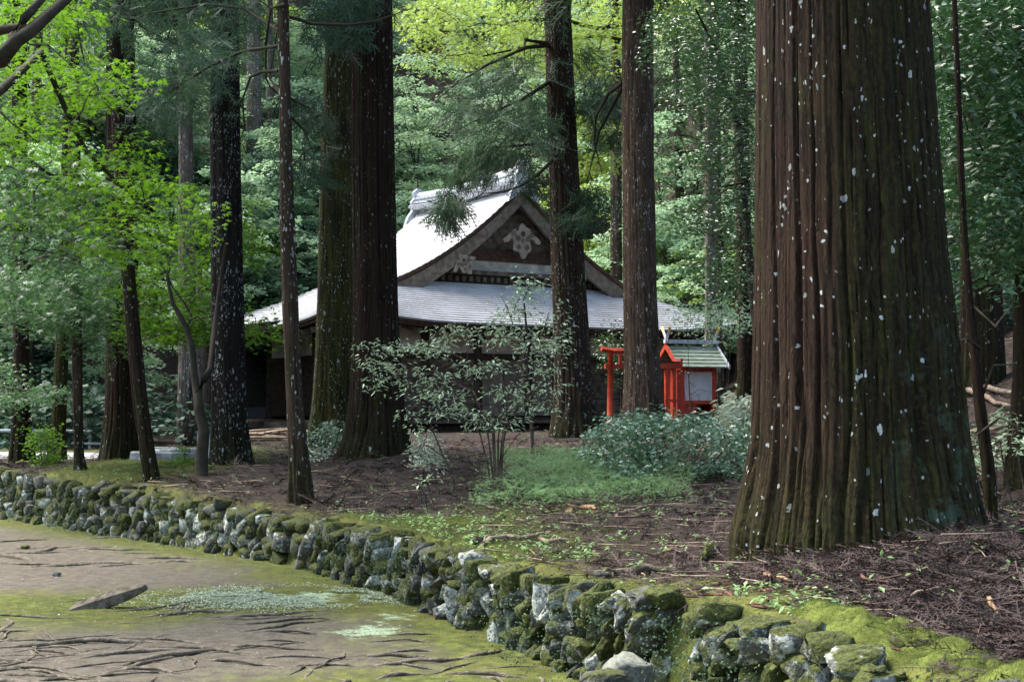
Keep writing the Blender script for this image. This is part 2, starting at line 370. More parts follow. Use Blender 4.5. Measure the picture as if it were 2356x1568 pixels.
def spray_leaves(centres, n, rad, size, T, flatz=.12, tilt=.35, droop=.2, clump=0):
    """flat sprays of leaves: each centre carries n leaves spread in a thin, slightly drooping disc"""
    C = np.array([tuple(c) for c in centres]); m = len(C)
    rr = np.array([rad*R.uniform(.6, 1.25) for _ in range(m)])
    idx = np.repeat(np.arange(m), n); k = len(idx)
    a = NR.random(k)*2*np.pi; q = np.sqrt(NR.random(k))
    tiltv = NR.normal(size=(m, 2))*.18
    lx = np.cos(a)*q*rr[idx]; ly = np.sin(a)*q*rr[idx]
    lz = tiltv[idx, 0]*lx + tiltv[idx, 1]*ly - droop*q*q*rr[idx] + NR.normal(size=k)*flatz*rr[idx]
    Pn = C[idx] + np.stack([lx, ly, lz], 1)
    Fw = np.stack([np.cos(a)+NR.normal(size=k)*.7, np.sin(a)+NR.normal(size=k)*.7, NR.normal(size=k)*.25-.15], 1)
    Nm = np.stack([NR.normal(size=k)*tilt, NR.normal(size=k)*tilt, np.ones(k)], 1)
    base = NR.random(m)[idx]
    return leaves('', Pn, Fw, Nm, size*NR.uniform(.6, 1.2, k), T, np.clip(.55*base+.45*NR.random(k), 0, 1))
def grow(mb, skel, targets, r0=.02, r1=.004, sag=.08, wob=.05, n=5):
    """join each target to the nearest point of the branch skeleton by a thin crooked branch"""
    sk = [Vector(p) for p in skel]
    ts = sorted([Vector(t) for t in targets], key=lambda t: min((t-s).length for s in sk))
    for t in ts:
        # prefer nodes that are near but below/inside
        s = min(sk, key=lambda q: (t-q).length + (.6 if q.z > t.z+.3 else 0))
        L = (t-s).length
        if L < 1e-3: continue
        pts = []
        for i in range(n+1):
            f = i/n; p = s.lerp(t, f); p.z += L*sag*math.sin(f*math.pi)
            if 0 < i < n: p += Vector((R.uniform(-1, 1), R.uniform(-1, 1), R.uniform(-1, 1)))*wob*L
            pts.append(p)
        ra = min(r0, .004+.012*L)
        mb.tube(pts, [ra*(1-i/n)+r1*i/n for i in range(n+1)], 4, cap=False)
        sk += pts[1:]
    return sk

# ------------------------------------------------------------------ the ground
def build_ground():
    yy = np.concatenate([np.linspace(-4, 3, 12)[:-1], 3+ (np.exp(np.linspace(0, math.log(1+150/3.2), 430))-1)*3.2])
    aa = np.sign(np.linspace(-1, 1, 520))*(np.abs(np.linspace(-1, 1, 520))*.50 + np.abs(np.linspace(-1, 1, 520))**4*1.1)
    A, Yg = np.meshgrid(aa, yy); X = A*(Yg+5.0)
    X = X.ravel(); Y = Yg.ravel(); Z = zg(X, Y)
    ny, nx = len(yy), len(aa)
    i = np.arange(ny-1)[:, None]*nx + np.arange(nx-1)[None]; i = i.ravel()
    fl = np.stack([i, i+1, i+nx+1, i+nx], 1).ravel()
    dw = (X-xw(Y))*.75; ter = sst(dw, .05, .2)
    # photo coordinates of every point tell where the photograph shows moss, soil, litter
    n = fbm(X*.6, Y*.6, 41); n2 = fbm(X*1.7, Y*1.7, 55)
    path_moss = np.exp(-np.maximum(0, -dw-.0)/.75)*1.15                        # moss hugs the wall foot
    band = np.exp(-((Y-10.6-.15*(X+4))/1.25)**2)*1.0                        # green belt across the path
    band2 = np.exp(-(((X+.3)/1.6)**2+((Y-7.4)/1.0)**2))*1.3
    pm = np.clip(np.maximum(np.maximum(path_moss, band), band2)*(0.55+.7*n) , 0, 1.2)
    # terrace
    greenb = np.exp(-((X-(-.4+.25*(10.5-Y)))/1.1)**2)*sst(Y, 9.0, 10.2)*(1-sst(Y, 12.6, 14.5))     # green strip behind the wall
    edge = np.exp(-((dw-.25)/.33)**2)*(.4+.9*n2)*(1-.4*sst(Y, 12, 14))
    mpatch = np.exp(-(((X+5.1)/1.45)**2+((Y-20.3)/3.1)**2))*1.5
    mpatch2 = np.exp(-(((X-.5)/1.6)**2+((Y-13.2)/1.5)**2))*.55
    tm = np.maximum(np.maximum(greenb*.8*(.5+.8*n2), edge), np.maximum(mpatch, mpatch2))
    tm = tm + .55*sst(np.abs(Y-34), 8, 0)*(X < -6) + .28*sst(Y, 45, 60)*n
    moss = pm*(1-ter)+tm*ter
    litter = ter*(1-.0*n)
    mint = (1-ter)*np.maximum(np.exp(-(((X+1.85)/.75)**2+((Y-11.2)/.42)**2)), .75*np.exp(-(((X+.95)/.40)**2+((Y-9.9)/.7)**2)))*(.25+1.1*fbm(X*2.5, Y*2.5, 8))
    gravel = ter*sst(Y, 27.0, 27.6)*(1-sst(Y, 31.5, 32.2))*(X < -4.0)*(X > -30)
    me = mesh_np('ground', np.stack([X, Y, Z], 1), fl, np.full(len(i), 4), {'moss': moss, 'litter': litter, 'mint': mint, 'gravel': gravel})
    tag(link('ground', me, M['ground'], smooth=True), 'forest ground with bare root-laced path, mossy belt and leaf-littered terrace', kind='structure')
build_ground()

# ------------------------------------------------------------------ trunks
def trunk_mesh(name, edges, d, topz=24, nseg=64, nh=70, ridge=.02, lobes=.10, seed=0, flare=1.0, twist=0.0, rfreq=9, bigamp=.10):
    cs = []
    for v, ul, ur in edges:
        c = P((ul+ur)/2, v, d); cs.append((c.z, c.x, (ur-ul)/2*d/F))
    cs.sort()
    zs = np.array([c[0] for c in cs]); xs = np.array([c[1] for c in cs]); rs = np.array([c[2] for c in cs])
    zb = zg1(xs[0], d)
    ztp = zs[-1]; sl = (xs[-1]-xs[-2])/(zs[-1]-zs[-2]); sl = max(-.06, min(.06, sl))
    t = np.linspace(0, 1, nh)**1.7
    z = zb-.35 + t*(topz-zb+.35)
    cx = np.where(z < ztp, np.interp(z, zs, xs), xs[-1]+sl*(z-ztp))
    rr = np.where(z < ztp, np.interp(z, zs, rs), rs[-1]*np.maximum(.12, 1-(z-ztp)/(topz+2-ztp)))
    # smooth
    for _ in range(2):
        rr[1:-1] = (rr[:-2]+2*rr[1:-1]+rr[2:])/4; cx[1:-1] = (cx[:-2]+2*cx[1:-1]+cx[2:])/4
    th = np.linspace(0, 2*np.pi, nseg+1)-np.pi*1.5       # seam at the back
    TH, Z = np.meshgrid(th, z); RR = np.repeat(rr[:, None], nseg+1, 1)
    rng = random.Random(seed*7+1)
    lob = sum(math.pow(.75, k)*np.cos((k+3)*TH + rng.uniform(0, 6.28)) for k in range(5))/2.4
    h = Z-zb; w = np.exp(-np.maximum(h, 0)/(1.2*rs[0]+.15))
    u0 = np.cos(TH)*3.1; u1 = np.sin(TH)*3.1
    per = lambda f, zf, s: (vn(u0*f+7, u1*f+Z*zf*0+3, s)*.0)    # unused
    ang = (TH+np.pi*1.5)/(2*np.pi)
    m = max(8, int(rfreq*rr.mean()*2*np.pi*3))
    def pn(fr, zf, s):
        x = ang*fr+(fbm(Z*1.1+ang*9, ang*7, s+71, 2)-.5)*1.6*np.sin(np.pi*ang)**.3; a = vn(np.mod(x, fr), Z*zf+.35*np.sin(Z*.7), s); b = vn(np.mod(x, fr)-fr, Z*zf+.35*np.sin(Z*.7), s)
        k = sst(ang, .93, 1.0); return a*(1-k)+b*k
    rg = (np.abs(pn(m, .40, seed)-.5)*2)*.5 + pn(m*2.3, 1.2, seed+5)*.35 - .4 - 1.5*np.exp(-((pn(m*1.15, .22, seed+2)-.5)/.055)**2)
    big = pn(max(5, m//5), .25, seed+9)-.5
    rad = RR*(1+lobes*lob*w*flare + lobes*.28*lob) + ridge*rg*(1+.8*w) + RR*bigamp*big + .03*RR*(vn(TH*2, Z*.9, seed+3)-.5)*w
    X = cx[:, None] + np.cos(TH)*rad; Y = d + np.sin(TH)*rad
    V = np.stack([X, Y, Z], -1).reshape(-1, 3); nx = nseg+1
    i = (np.arange(nh-1)[:, None]*nx+np.arange(nseg)[None]).ravel()
    fl = np.stack([i, i+1, i+nx+1, i+nx], 1).ravel()
    uv = np.stack([(TH+twist*Z)*float(rs.mean()), Z+rng.uniform(0, 40)], -1).reshape(-1, 2)
    me = mesh_np(name, V, fl, np.full(len(i), 4), {'hgt': h.ravel()}, uv)
    return me, (float(cx[0]), d, zb), (z, cx, rr)
def shift(me, off):
    n = len(me.vertices); a = np.empty(n*3, np.float32); me.vertices.foreach_get('co', a)
    a = a.reshape(-1, 3)-np.array(off, np.float32); me.vertices.foreach_set('co', a.ravel()); me.update(); return me

# shared crowns of the tall cedars, standing above the frame: they shade the forest floor
def cedar_crown(name, h=12, r=2.6, nb=70, per=26, seed=0, T=T_FEA, size=.75):
    rng = random.Random(seed); parts = []; pts = []; mb = MB()
    for k in range(nb):
        f = (k+.5)/nb; z = h*f; L = r*(1-f*.85)*rng.uniform(.65, 1.1)*(1 if f > .08 else .7); a = k*2.4+rng.uniform(-.4, .4)
        ez = z - .25*L + .1
        mb.tube([(0, 0, z), (math.cos(a)*L*.5, math.sin(a)*L*.5, z), (math.cos(a)*L, math.sin(a)*L, ez)], [.045, .03, .01], 4, False)
        for j in range(int(per*(.4+.6*L/r))):
            q = rng.uniform(.25, 1.05); off = rng.gauss(0, .16*L)
            pts.append((math.cos(a)*L*q-math.sin(a)*off, math.sin(a)*L*q+math.cos(a)*off, z+(ez-z)*q+rng.gauss(0, .12), a+rng.gauss(0, .6)))
    Pn = np.array([p[:3] for p in pts]); a = np.array([p[3] for p in pts]); n = len(a)
    Fw = np.stack([np.cos(a), np.sin(a), NR.normal(size=n)*.3-.55], 1); Nm = rdir(n)
    Nm[:, 2] = np.abs(Nm[:, 2])+.5
    for k in range(4):
        s = slice(k, None, 4); parts.append(leaves('', Pn[s], Fw[s], Nm[s], size*NR.uniform(.6, 1.2, len(Pn[s])), T[k]))
    me = leaf_mesh(name, parts); me.materials.append(M['cedar'])
    bme = mb.mesh(name+'_limbs'); bme.materials.append(M['branch'])
    return me, bme
CROWN = [cedar_crown('crown', 13, 3.0, 80, 30, i, size=.8) for i in range(3)]

def cedar(label, edges, d, mat, crown=True, name='cedar_tree', crz=None, crs=1.0, group=None, **kw):
    me, base, prof = trunk_mesh('trunk', edges, d, **kw)
    e = empty(name, base, 0, label, 'tree', group)
    shift(me, base); link('trunk', me, mat, e, smooth=True)
    if crown:
        ci = R.randrange(3); top = prof[0][-1]; z0 = crz or (R.uniform(9.0, 11.5) if d < 22 else 1.5+.31*d+R.uniform(0, 2))
        sc = (top+1-z0)/13
        x0 = float(np.interp(z0+3, prof[0], prof[1]))
        rz = R.uniform(0, 6.28)
        add_obj('crown', CROWN[ci][0], e, (x0-base[0], 0, z0-base[2]), (0, 0, rz), (crs, crs, sc))
        add_obj('limbs', CROWN[ci][1], e, (x0-base[0], 0, z0-base[2]), (0, 0, rz), (crs, crs, sc))
    return e, prof

TREES = {}
TREES['big'] = cedar('enormous reddish brown cedar trunk dotted with white lichen, standing at the front right',
    [(-300,1738,2105),(0,1736,2130),(300,1735,2150),(600,1733,2172),(800,1731,2195),(1000,1726,2214),(1100,1712,2228),(1180,1694,2246),(1235,1682,2262)], 8.5,
    M['bark_big'], nseg=520, nh=260, ridge=.020, lobes=.045, seed=3, flare=.8, rfreq=11, bigamp=.05, topz=22)
TREES['t2'] = cedar('straight light brown cedar trunk in front of the red torii gate',
    [(0,1431,1503),(400,1433,1507),(700,1436,1514),(880,1438,1524),(960,1432,1535),(1010,1425,1545)], 30, M['bark_light'], seed=4, nseg=120, nh=90, ridge=.02)
TREES['t3'] = cedar('dark cedar with hanging sprays standing in front of the temple gable',
    [(0,1253,1313),(300,1260,1326),(500,1265,1338),(700,1271,1350),(880,1276,1362),(960,1270,1376),(1005,1262,1390)], 33, M['bark_red'], seed=5, nseg=120, nh=90, ridge=.03)
TREES['t4'] = cedar('mossy green cedar trunk, left and rear of the close pair',
    [(0,752,808),(200,744,812),(400,736,816),(700,730,820),(850,724,826),(950,716,834),(1000,708,842)], 24, M['bark_moss'], crs=.8, crz=14, seed=6, nseg=120, nh=90, ridge=.012)
TREES['t5'] = cedar('dark brown cedar with flared mossy foot, right and front of the close pair',
    [(0,811,905),(300,809,910),(600,812,917),(780,812,924),(900,808,932),(1000,797,948),(1060,775,962),(1085,757,972)], 19, M['bark_dark'], seed=7, nseg=200, nh=120, ridge=.022, lobes=.13, crs=.72, crz=13)
TREES['t6'] = cedar('grey lichen speckled cedar trunk at the left end of the temple roof',
    [(0,488,548),(300,484,551),(600,487,557),(850,488,563),(980,487,570),(1050,484,580),(1090,480,592)], 18.8, M['bark_lichen'], seed=8, nseg=110, nh=90, ridge=.012)
TREES['t7'] = cedar('slender cedar with bare crooked side branches leaning slightly right',
    [(-50,636,663),(200,640,670),(500,643,678),(750,650,688),(950,660,700),(1080,667,716),(1140,664,726)], 14.6, M['bark_red'], seed=9, nseg=80, nh=90, ridge=.010, topz=18, crs=.6, crz=11.5)
TREES['t8'] = cedar('thin dark cedar trunk leaning to the left over the moss patch',
    [(380,262,292),(480,268,298),(750,290,322),(900,304,337),(1000,315,350),(1090,330,366),(1128,330,378)], 17.2, M['bark_dark'], seed=10, nseg=70, nh=80, ridge=.010, topz=18)
TREES['t9'] = cedar('broad dark cedar trunk behind the leaning one on the moss patch',
    [(300,243,312),(500,242,314),(800,244,322),(950,240,326),(1030,230,332),(1078,220,338)], 22.2, M['bark_dark'], seed=11, nseg=120, nh=90, ridge=.02)
TREES['t10'] = cedar('split thin red brown trunk left of the broad dark cedar',
    [(300,158,184),(600,162,186),(900,167,190),(1050,170,192),(1098,170,206)], 19.2, M['bark_red'], seed=12, nseg=60, nh=80, ridge=.012, topz=18)
TREES['t11'] = cedar('pale greenish trunk leaning right, above the mossy roots at left',
    [(500,138,166),(750,131,160),(900,122,154),(1000,117,151),(1068,108,156)], 23.5, M['bark_moss'], seed=13, nseg=60, nh=80, ridge=.012, topz=20)
TREES['t12'] = cedar('brown cedar trunk at the far left with a green shrub at its foot',
    [(300,28,64),(700,31,66),(900,31,68),(1000,27,74),(1065,18,88)], 24, M['bark_dark'], seed=14, nseg=80, nh=80, ridge=.012)
TREES['t13'] = cedar('brown cedar trunk just left of the enormous trunk, beyond the small shrine',
    [(300,1690,1724),(600,1694,1730),(870,1696,1734),(950,1690,1740)], 43, M['bark_dark'], seed=15, nseg=50, nh=60, ridge=.02)
TREES['t14'] = cedar('wide shaded cedar trunk on the right bank behind the glossy leaves',
    [(0,2205,2290),(400,2208,2296),(700,2208,2304),(860,2203,2312)], 21, M['bark_dark'], seed=16, nseg=80, nh=70, ridge=.02)
TREES['t16'] = cedar('cedar trunk at the right edge of the photograph',
    [(0,2336,2400),(500,2336,2404),(900,2332,2412),(1080,2312,2430)], 14.5, M['bark_dark'], seed=17, nseg=80, nh=70, ridge=.02)
TREES['t19'] = cedar('grey weathered trunk under the porch roof, behind the thin maple',
    [(500,410,448),(780,412,450),(900,410,452),(1000,405,458)], 37, M['bark_pale'], seed=18, nseg=60, nh=60, ridge=.03)
TREES['t20'] = cedar('dead slim snag left of the grey weathered trunk',
    [(780,448,470),(1000,445,474)], 39, M['bark_pale'], crown=False, seed=19, nseg=40, nh=50, ridge=.02, topz=6)
TREES['t17'] = cedar('shaggy red cedar trunk behind the roof, left of the light brown trunk',
    [(250,1404,1430),(700,1404,1432),(800,1402,1436)], 57, M['bark_red'], seed=20, nseg=50, nh=60, ridge=.03)
TREES['t22'] = cedar('tall pale lichen covered trunk high behind the slender cedar',
    [(0,568,600),(380,566,602),(700,562,604)], 60, M['bark_pale'], seed=21, nseg=50, nh=60, ridge=.02)
TREES['t23'] = cedar('pale trunk between the slender cedar and the speckled cedar, over the roof end',
    [(300,610,634),(700,607,637),(800,606,640)], 62, M['bark_pale'], seed=22, nseg=50, nh=60, ridge=.02)
TREES['t24'] = cedar('grey trunk rising through the camellia left of the enormous cedar',
    [(150,1620,1643),(600,1622,1647),(900,1620,1650)], 40, M['bark_pale'], seed=23, nseg=40, nh=50, ridge=.02)
TREES['t25'] = cedar('speckled grey trunk directly behind the small red shrine',
    [(780,1640,1664),(960,1638,1668)], 42.5, M['bark_hill'], seed=26, nseg=40, nh=50, ridge=.02)
# thin leaning stem on the right bank
me, base, prof = trunk_mesh('trunk', [(0,2190,2202),(500,2207,2224),(650,2215,2236),(900,2238,2262),(1100,2262,2292)], 11.5, nseg=40, nh=50, ridge=.008, seed=31, topz=8)
e = empty('young_tree', base, 0, 'thin dark sapling stem leaning left, right of the enormous cedar', 'tree'); shift(me, base); link('trunk', me, M['bark_dark'], e, smooth=True)
mb = MB()
for (a, b, c, dd) in [((2255,800),(2225,780),(2195,785),11), ((2250,1000),(2300,960),(2350,985),11.2), ((2262,905),(2285,840),(2340,838),11.8), ((2235,700),(2290,750),(2330,700),12)]:
    mb.tube([P(*a, 11.5)-Vector(base), P(*b, 11.3)-Vector(base), P(*c, dd)-Vector(base)], [.014, .01, .004], 5)
mb.build('branch', M['branch'], e)
# ------------------------------------------------------------------ the temple hall
M['copper'] = m_plain('roof_sheet_mat', (.43, .445, .475), .45, .5, .10, 1.8, .12, stretch=(1, 1, 1), col2=(.36, .36, .36))
M['carved'] = m_plain('carved_wood_mat', (.30, .26, .21), .85, .2, .1, 5, .3, col2=(.20, .17, .135))
M['panelwood'] = m_plain('panel_wood_mat', (.20, .17, .135), .85, .2, .2, 4, .3, col2=(.12, .10, .08))
M['eavewood'] = m_plain('eave_wood_mat', (.075, .048, .034), .85, .2, .4, 8, .4, stretch=(1, 1, 3))
M['oldwood'] = m_plain('old_wood_mat', (.12, .10, .078), .85, .2, .4, 5, .4, col2=(.05, .04, .03))
M['palewood'] = m_plain('pale_wood_mat', (.17, .145, .115), .85, .2, .15, 5, .4, col2=(.10, .08, .062))
M['darkwood'] = m_plain('dark_wood_mat', (.060, .043, .033), .85, .2, .4, 8, .4)
M['plaster'] = m_plain('plaster_mat', (.58, .57, .53), .9, .1, .2, 3, .1, col2=(.38, .37, .33))
M['tile'] = m_plain('ridge_tile_mat', (.46, .49, .53), .45, .5, .2, 8, .2, col2=(.25, .27, .29))
M['black'] = m_plain('black_wood_mat', (.010, .009, .010), .6, .3, .2, 8, .1)
WX_, DX_ = 16.0, 12.1
hall = empty('temple_hall', (-5.2, 40.85, .85), math.radians(32), 'old wooden temple hall with curved silvery hip and gable roof and carved gable', 'temple')
def zl(t): return (4.23+.52*t-.015*t*t if t < 3.2 else 5.7404+.424*(t-3.2)+.0593*(t-3.2)**2)-.85
def lift(x, y):
    xi = max(0, min(x, WX_-x)); yi = max(0, min(y, DX_-y))
    return .42*max(0, 1-xi/4.5)**2*max(0, 1-yi/4.5)**2
def ridge_sag(y): return .0
K = 3.35/3.0
def zmain(x, y): return zl(min(x, WX_-x)) + lift(x, y)
def zskirt(x, y): return zl(min(y, DX_-y)*K) + lift(x, y)
VERGE0, VERGE1 = 2.35, DX_-2.35
def course_mesh(side, k, n, step=.05):
    """one course of roof sheets: a thin strip that laps over the one below"""
    mb = MB(); t0 = k/n; t1 = (k+1)/n
    if side in ('left', 'right'):
        a, b = t0*8.0, t1*8.0+.02
        seg = 26; rows = []
        for (t, dz) in ((a, step), (a, 0), (b, 0)):
            y0, y1 = (t/K, DX_-t/K) if t < 2.62 else (VERGE0, VERGE1)
            x = t if side == 'left' else WX_-t
            row = []
            for q in range(seg+1):
                y = y0+(y1-y0)*q/seg
                row.append((x, y, zl(t)+lift(x, y)+dz))
            rows.append(row)
        # top of the strip starts proud (step) and ends flush under the next one
        low = [(p[0], p[1], p[2]-.01) for p in rows[1]]
        vs = rows[0]+rows[2]+low; m = seg+1
        fs = []
        for q in range(seg):
            if side == 'left': fs += [(q, m+q, m+q+1, q+1), (2*m+q, q, q+1, 2*m+q+1)]
            else: fs += [(q, q+1, m+q+1, m+q), (2*m+q, 2*m+q+1, q+1, q)]
    else:
        S1 = 2.98; a, b = t0*S1, t1*S1+.01; seg = 34; rows = []
        for (s, dz) in ((a, step), (b, 0)):
            y = s if side == 'front' else DX_-s
            xh = min(s*K, 3.4)
            rows.append([(xh+(WX_-2*xh)*q/seg, y, zl(s*K)+lift(xh+(WX_-2*xh)*q/seg, y)+dz) for q in range(seg+1)])
        low = [(p[0], p[1], p[2]-step-.01) for p in rows[0]]
        vs = rows[0]+rows[1]+low; m = seg+1; fs = []
        for q in range(seg):
            if side == 'front': fs += [(q, q+1, m+q+1, m+q), (2*m+q, 2*m+q+1, q+1, q)]
            else: fs += [(q, m+q, m+q+1, q+1), (2*m+q, q, q+1, 2*m+q+1)]
    mb.add(vs, fs)
    return mb.mesh('course')
for side, n in (('left', 34), ('right', 34), ('front', 20), ('back', 8)):
    slope = empty(side and 'roof_slope', (0, 0, 0)); slope.parent = hall
    for k in range(n): link('roof_course', course_mesh(side, k, n), M['copper'], slope)
# soffit under the eaves and the layered dark eave edge
def ring(off, dz):
    pts = []
    seg = 30
    x0, x1, y0, y1 = off, WX_-off, off/1.2, DX_-off/1.2
    for q in range(seg): pts.append((x0+(x1-x0)*q/seg, y0))
    for q in range(seg): pts.append((x1, y0+(y1-y0)*q/seg))
    for q in range(seg): pts.append((x1-(x1-x0)*q/seg, y1))
    for q in range(seg): pts.append((x0, y1-(y1-y0)*q/seg))
    return [(x, y, zl(off)+lift(x, y)*(1-off/4)+dz) for x, y in pts]
mb = MB(); r0, r1, r2, r3 = ring(0.0, -.005), ring(0.03, -.10), ring(0.10, -.11), ring(.14, -.24)
rin = ring(2.2, -.62); n = len(r0)
for A_, B_ in ((r0, r1), (r1, r2), (r2, r3)):
    mb.add(A_+B_, [(q, n+q, n+(q+1) % n, (q+1) % n) for q in range(n)])
mb.build('eave_edge', M['eavewood'], hall)
mb = MB(); mb.add(r3+rin, [(q, n+q, n+(q+1) % n, (q+1) % n) for q in range(n)]); mb.build('soffit', M['oldwood'], hall)
# rafters
for k in range(21):
    x = .8+k*.72; z0 = zl(.25)-.36+lift(x, .2)*.9
    MB().add([(x-.06,.22,z0),(x+.06,.22,z0),(x+.06,2.0,z0+.42),(x-.06,2.0,z0+.42),(x-.06,.3,z0-.15),(x+.06,.3,z0-.15),(x+.06,2.0,z0+.22),(x-.06,2.0,z0+.22)],
        [(0,1,2,3),(4,7,6,5),(0,4,5,1),(1,5,6,2),(3,2,6,7),(0,3,7,4)]).build('rafter', M['oldwood'], hall)
for k in range(15):
    y = .8+k*.74; z0 = zl(.25)-.36+lift(.2, y)*.9
    MB().add([(.22,y-.06,z0),(.22,y+.06,z0),(2.0,y+.06,z0+.42),(2.0,y-.06,z0+.42),(.3,y-.06,z0-.15),(.3,y+.06,z0-.15),(2.0,y+.06,z0+.22),(2.0,y-.06,z0+.22)],
        [(0,3,2,1),(4,5,6,7),(0,1,5,4),(1,2,6,5),(3,7,6,2),(0,4,7,3)]).build('rafter', M['oldwood'], hall)
# gable: bargeboards follow the roof curve
GY = VERGE0
def barge(sgn):
    mb = MB(); pts = []; n = 22
    for q in range(n+1):
        t = 3.15+(7.99-3.15)*q/n; x = t if sgn < 0 else WX_-t
        w = .58-.12*q/n if q > 1 else .42+.08*q
        zt = zl(t)-.16; pts.append((x, zt, zt-w))
    vs = []
    for x, a, b in pts: vs += [(x, GY+.03, a), (x, GY+.03, b), (x, GY+.15, a), (x, GY+.15, b)]
    fs = []
    for q in range(n):
        i = q*4; j = i+4; fs += [(i, i+1, j+1, j), (i+2, j+2, j+3, i+3), (i+1, i+3, j+3, j+1), (i, j, j+2, i+2)]
    fs += [(0, 2, 3, 1), (4*n, 4*n+1, 4*n+3, 4*n+2)]
    mb.add(vs, fs); me = recalc(mb.mesh('b')); o = link('bargeboard', me, M['palewood'], hall)
    # dark layered verge edge above it
    mb = MB(); vs = []
    for q in range(n+1):
        t = 3.0+(8.0-3.0)*q/n; x = t if sgn < 0 else WX_-t; z = zl(t)
        vs += [(x, GY-.02, z+.035), (x, GY-.02, z-.07), (x, GY+.05, z-.08), (x, GY+.05, z-.17), (x, GY+.5, z-.17), (x, GY+.5, z-.02)]
    for q in range(n):
        i = q*6; j = i+6
        for a in range(5): mb.Fc.append((i+a, i+a+1, j+a+1, j+a)); mb.M.append(0)
    mb.V = vs; link('verge_edge', recalc(mb.mesh('v')), M['eavewood'], hall)
barge(-1); barge(1)
# underside between verge and gable wall
GW = 3.15
mb = MB(); vs = []
for sgn in (-1, 1):
    b = len(mb.V); n = 14; row = []
    for q in range(n+1):
        t = 3.2+(8-3.2)*q/n; x = t if sgn < 0 else WX_-t; z = zl(t)-.2
        row += [(x, GY+.1, z), (x, GW+.1, z)]
    mb.add(row, [(2*q, 2*q+1, 2*q+3, 2*q+2) for q in range(n)])
mb.build('verge_soffit', M['oldwood'], hall)
# gable wall in pieces
def gxl(z):                                   # x on the left roof line at a height (under the roof)
    lo, hi = 0, 8
    for _ in range(30):
        m = (lo+hi)/2
        if zl(m) < z: lo = m
        else: hi = m
    return lo
def gwall(name, z0, z1, y, mat, th=.08, inset=.1):
    n = 6; vs = []; mb = MB()
    for q in range(n+1):
        z = z0+(z1-z0)*q/n; x = gxl(z)+inset
        x = min(x, 7.95)
        vs += [(x, y, z), (WX_-x, y, z), (x, y+th, z), (WX_-x, y+th, z)]
    fs = []
    for q in range(n):
        i = 4*q; j = i+4; fs += [(i, i+1, j+1, j), (i+2, j+2, j+3, i+3), (i, j, j+2, i+2), (i+1, i+3, j+3, j+1)]
    fs += [(0, 2, 3, 1), (4*n, 4*n+1, 4*n+3, 4*n+2)]
    mb.add(vs, fs); link(name, recalc(mb.mesh(name)), mat, hall)
zb_ = zl(3.3*1.0)
gwall('gable_sill', 4.62, 4.93, GW-.30, M['darkwood'], .3, .7)
gwall('gable_lattice', 4.932, 5.24, GW-.18, M['darkwood'], .16, .6)
gwall('gable_beam', 5.242, 5.39, GW-.30, M['oldwood'], .32, .85)
gwall('plaster_panel', 5.392, 5.76, GW, M['plaster'], .1, .5)
gwall('gable_beam', 5.762, 6.12, GW-.10, M['eavewood'], .2, .5)
gwall('gable_board', 6.122, 7.9, GW, M['oldwood'], .1, .35)
for x in (6.2, 9.8): MB().box(x-.07, x+.07, GW-.24, GW-.105, 5.45, 6.2).build('strut', M['oldwood'], hall)
for k in range(26):
    x = 4.6+k*.272
    MB().box(x, x+.13, GW-.30, GW-.185, 4.99, 5.17).build('lattice_block', M['oldwood'], hall)
def spiral(cx, cz, r, sg, a0, turns=1.4, y=0, th=.03):
    pts = []
    for q in range(15):
        f = q/14; a = a0+sg*f*turns*6.283; rr = r*(1-.8*f); pts.append((cx+rr*math.cos(a), y, cz+rr*math.sin(a)))
    return pts
def gegyo(cx, cz, s, tilt=0.0):
    """carved pendant: lobed plate with scrolls and a rosette"""
    e = empty('gable_pendant', (cx, GY-.03, cz)); e.parent = hall; e.rotation_euler = (0, tilt, 0)
    out = []
    N = 48
    for q in range(N):
        a = q/N*6.283; r = 1+.13*math.cos(6*a+.5)+.10*math.cos(3*a-1.57)
        x = r*math.sin(a)*.62; z = r*math.cos(a)*.95
        out.append((x*s, z*s))
    mb = MB(); vs = [(x, -.03, z) for x, z in out]+[(x, .06, z) for x, z in out]
    fs = [tuple(range(N)), tuple(reversed(range(N, 2*N)))]+[(q, N+q, N+(q+1) % N, (q+1) % N) for q in range(N)]
    mb.add(vs, fs); link('pendant_plate', recalc(mb.mesh('p')), M['carved'], e)
    for sg in (-1, 1):
        for (dx, dz, r, a0) in ((.34, .15, .20, 1.6), (.26, -.42, .17, 2.0), (.66, .42, .20, 1.2)):
            p = spiral(dx*s*sg, dz*s, r*s, -sg, a0 if sg > 0 else math.pi-a0, y=-.055)
            MB().tube(p, .028*s, 5).build('scroll', M['oldwood'], e)
        w = MB(); pts = [(sg*.45*s, .75*s), (sg*1.35*s, .02*s), (sg*1.25*s, -.16*s), (sg*.95*s, -.10*s), (sg*.82*s, .12*s), (sg*.55*s, .14*s)]
        w.add([(x, .0, z) for x, z in pts]+[(x, .05, z) for x, z in pts], [tuple(range(6)), tuple(range(11, 5, -1))]+[(q, 6+q, 6+(q+1) % 6, (q+1) % 6) for q in range(6)])
        link('wing', recalc(w.mesh('w')), M['carved'], e)
    for dz in (.42, 0.0):
        mb = MB(); m = 10
        for k in range(6 if dz > .1 else 1):
            a = k/6*6.283; rr = .10*s if dz > .1 else 0
            ox, oz = rr*math.cos(a), rr*math.sin(a); R_ = .062*s if dz > .1 else .12*s
            ringp = [(ox+R_*math.cos(q/m*6.283), -.075, dz*s+oz+R_*math.sin(q/m*6.283)) for q in range(m)]
            base = [(p[0], -.025, p[2]) for p in ringp]
            mb.add(ringp+base, [tuple(range(m))]+[(q, m+q, m+(q+1) % m, (q+1) % m) for q in range(m)])
        link('rosette', recalc(mb.mesh('r')), M['oldwood'], e)
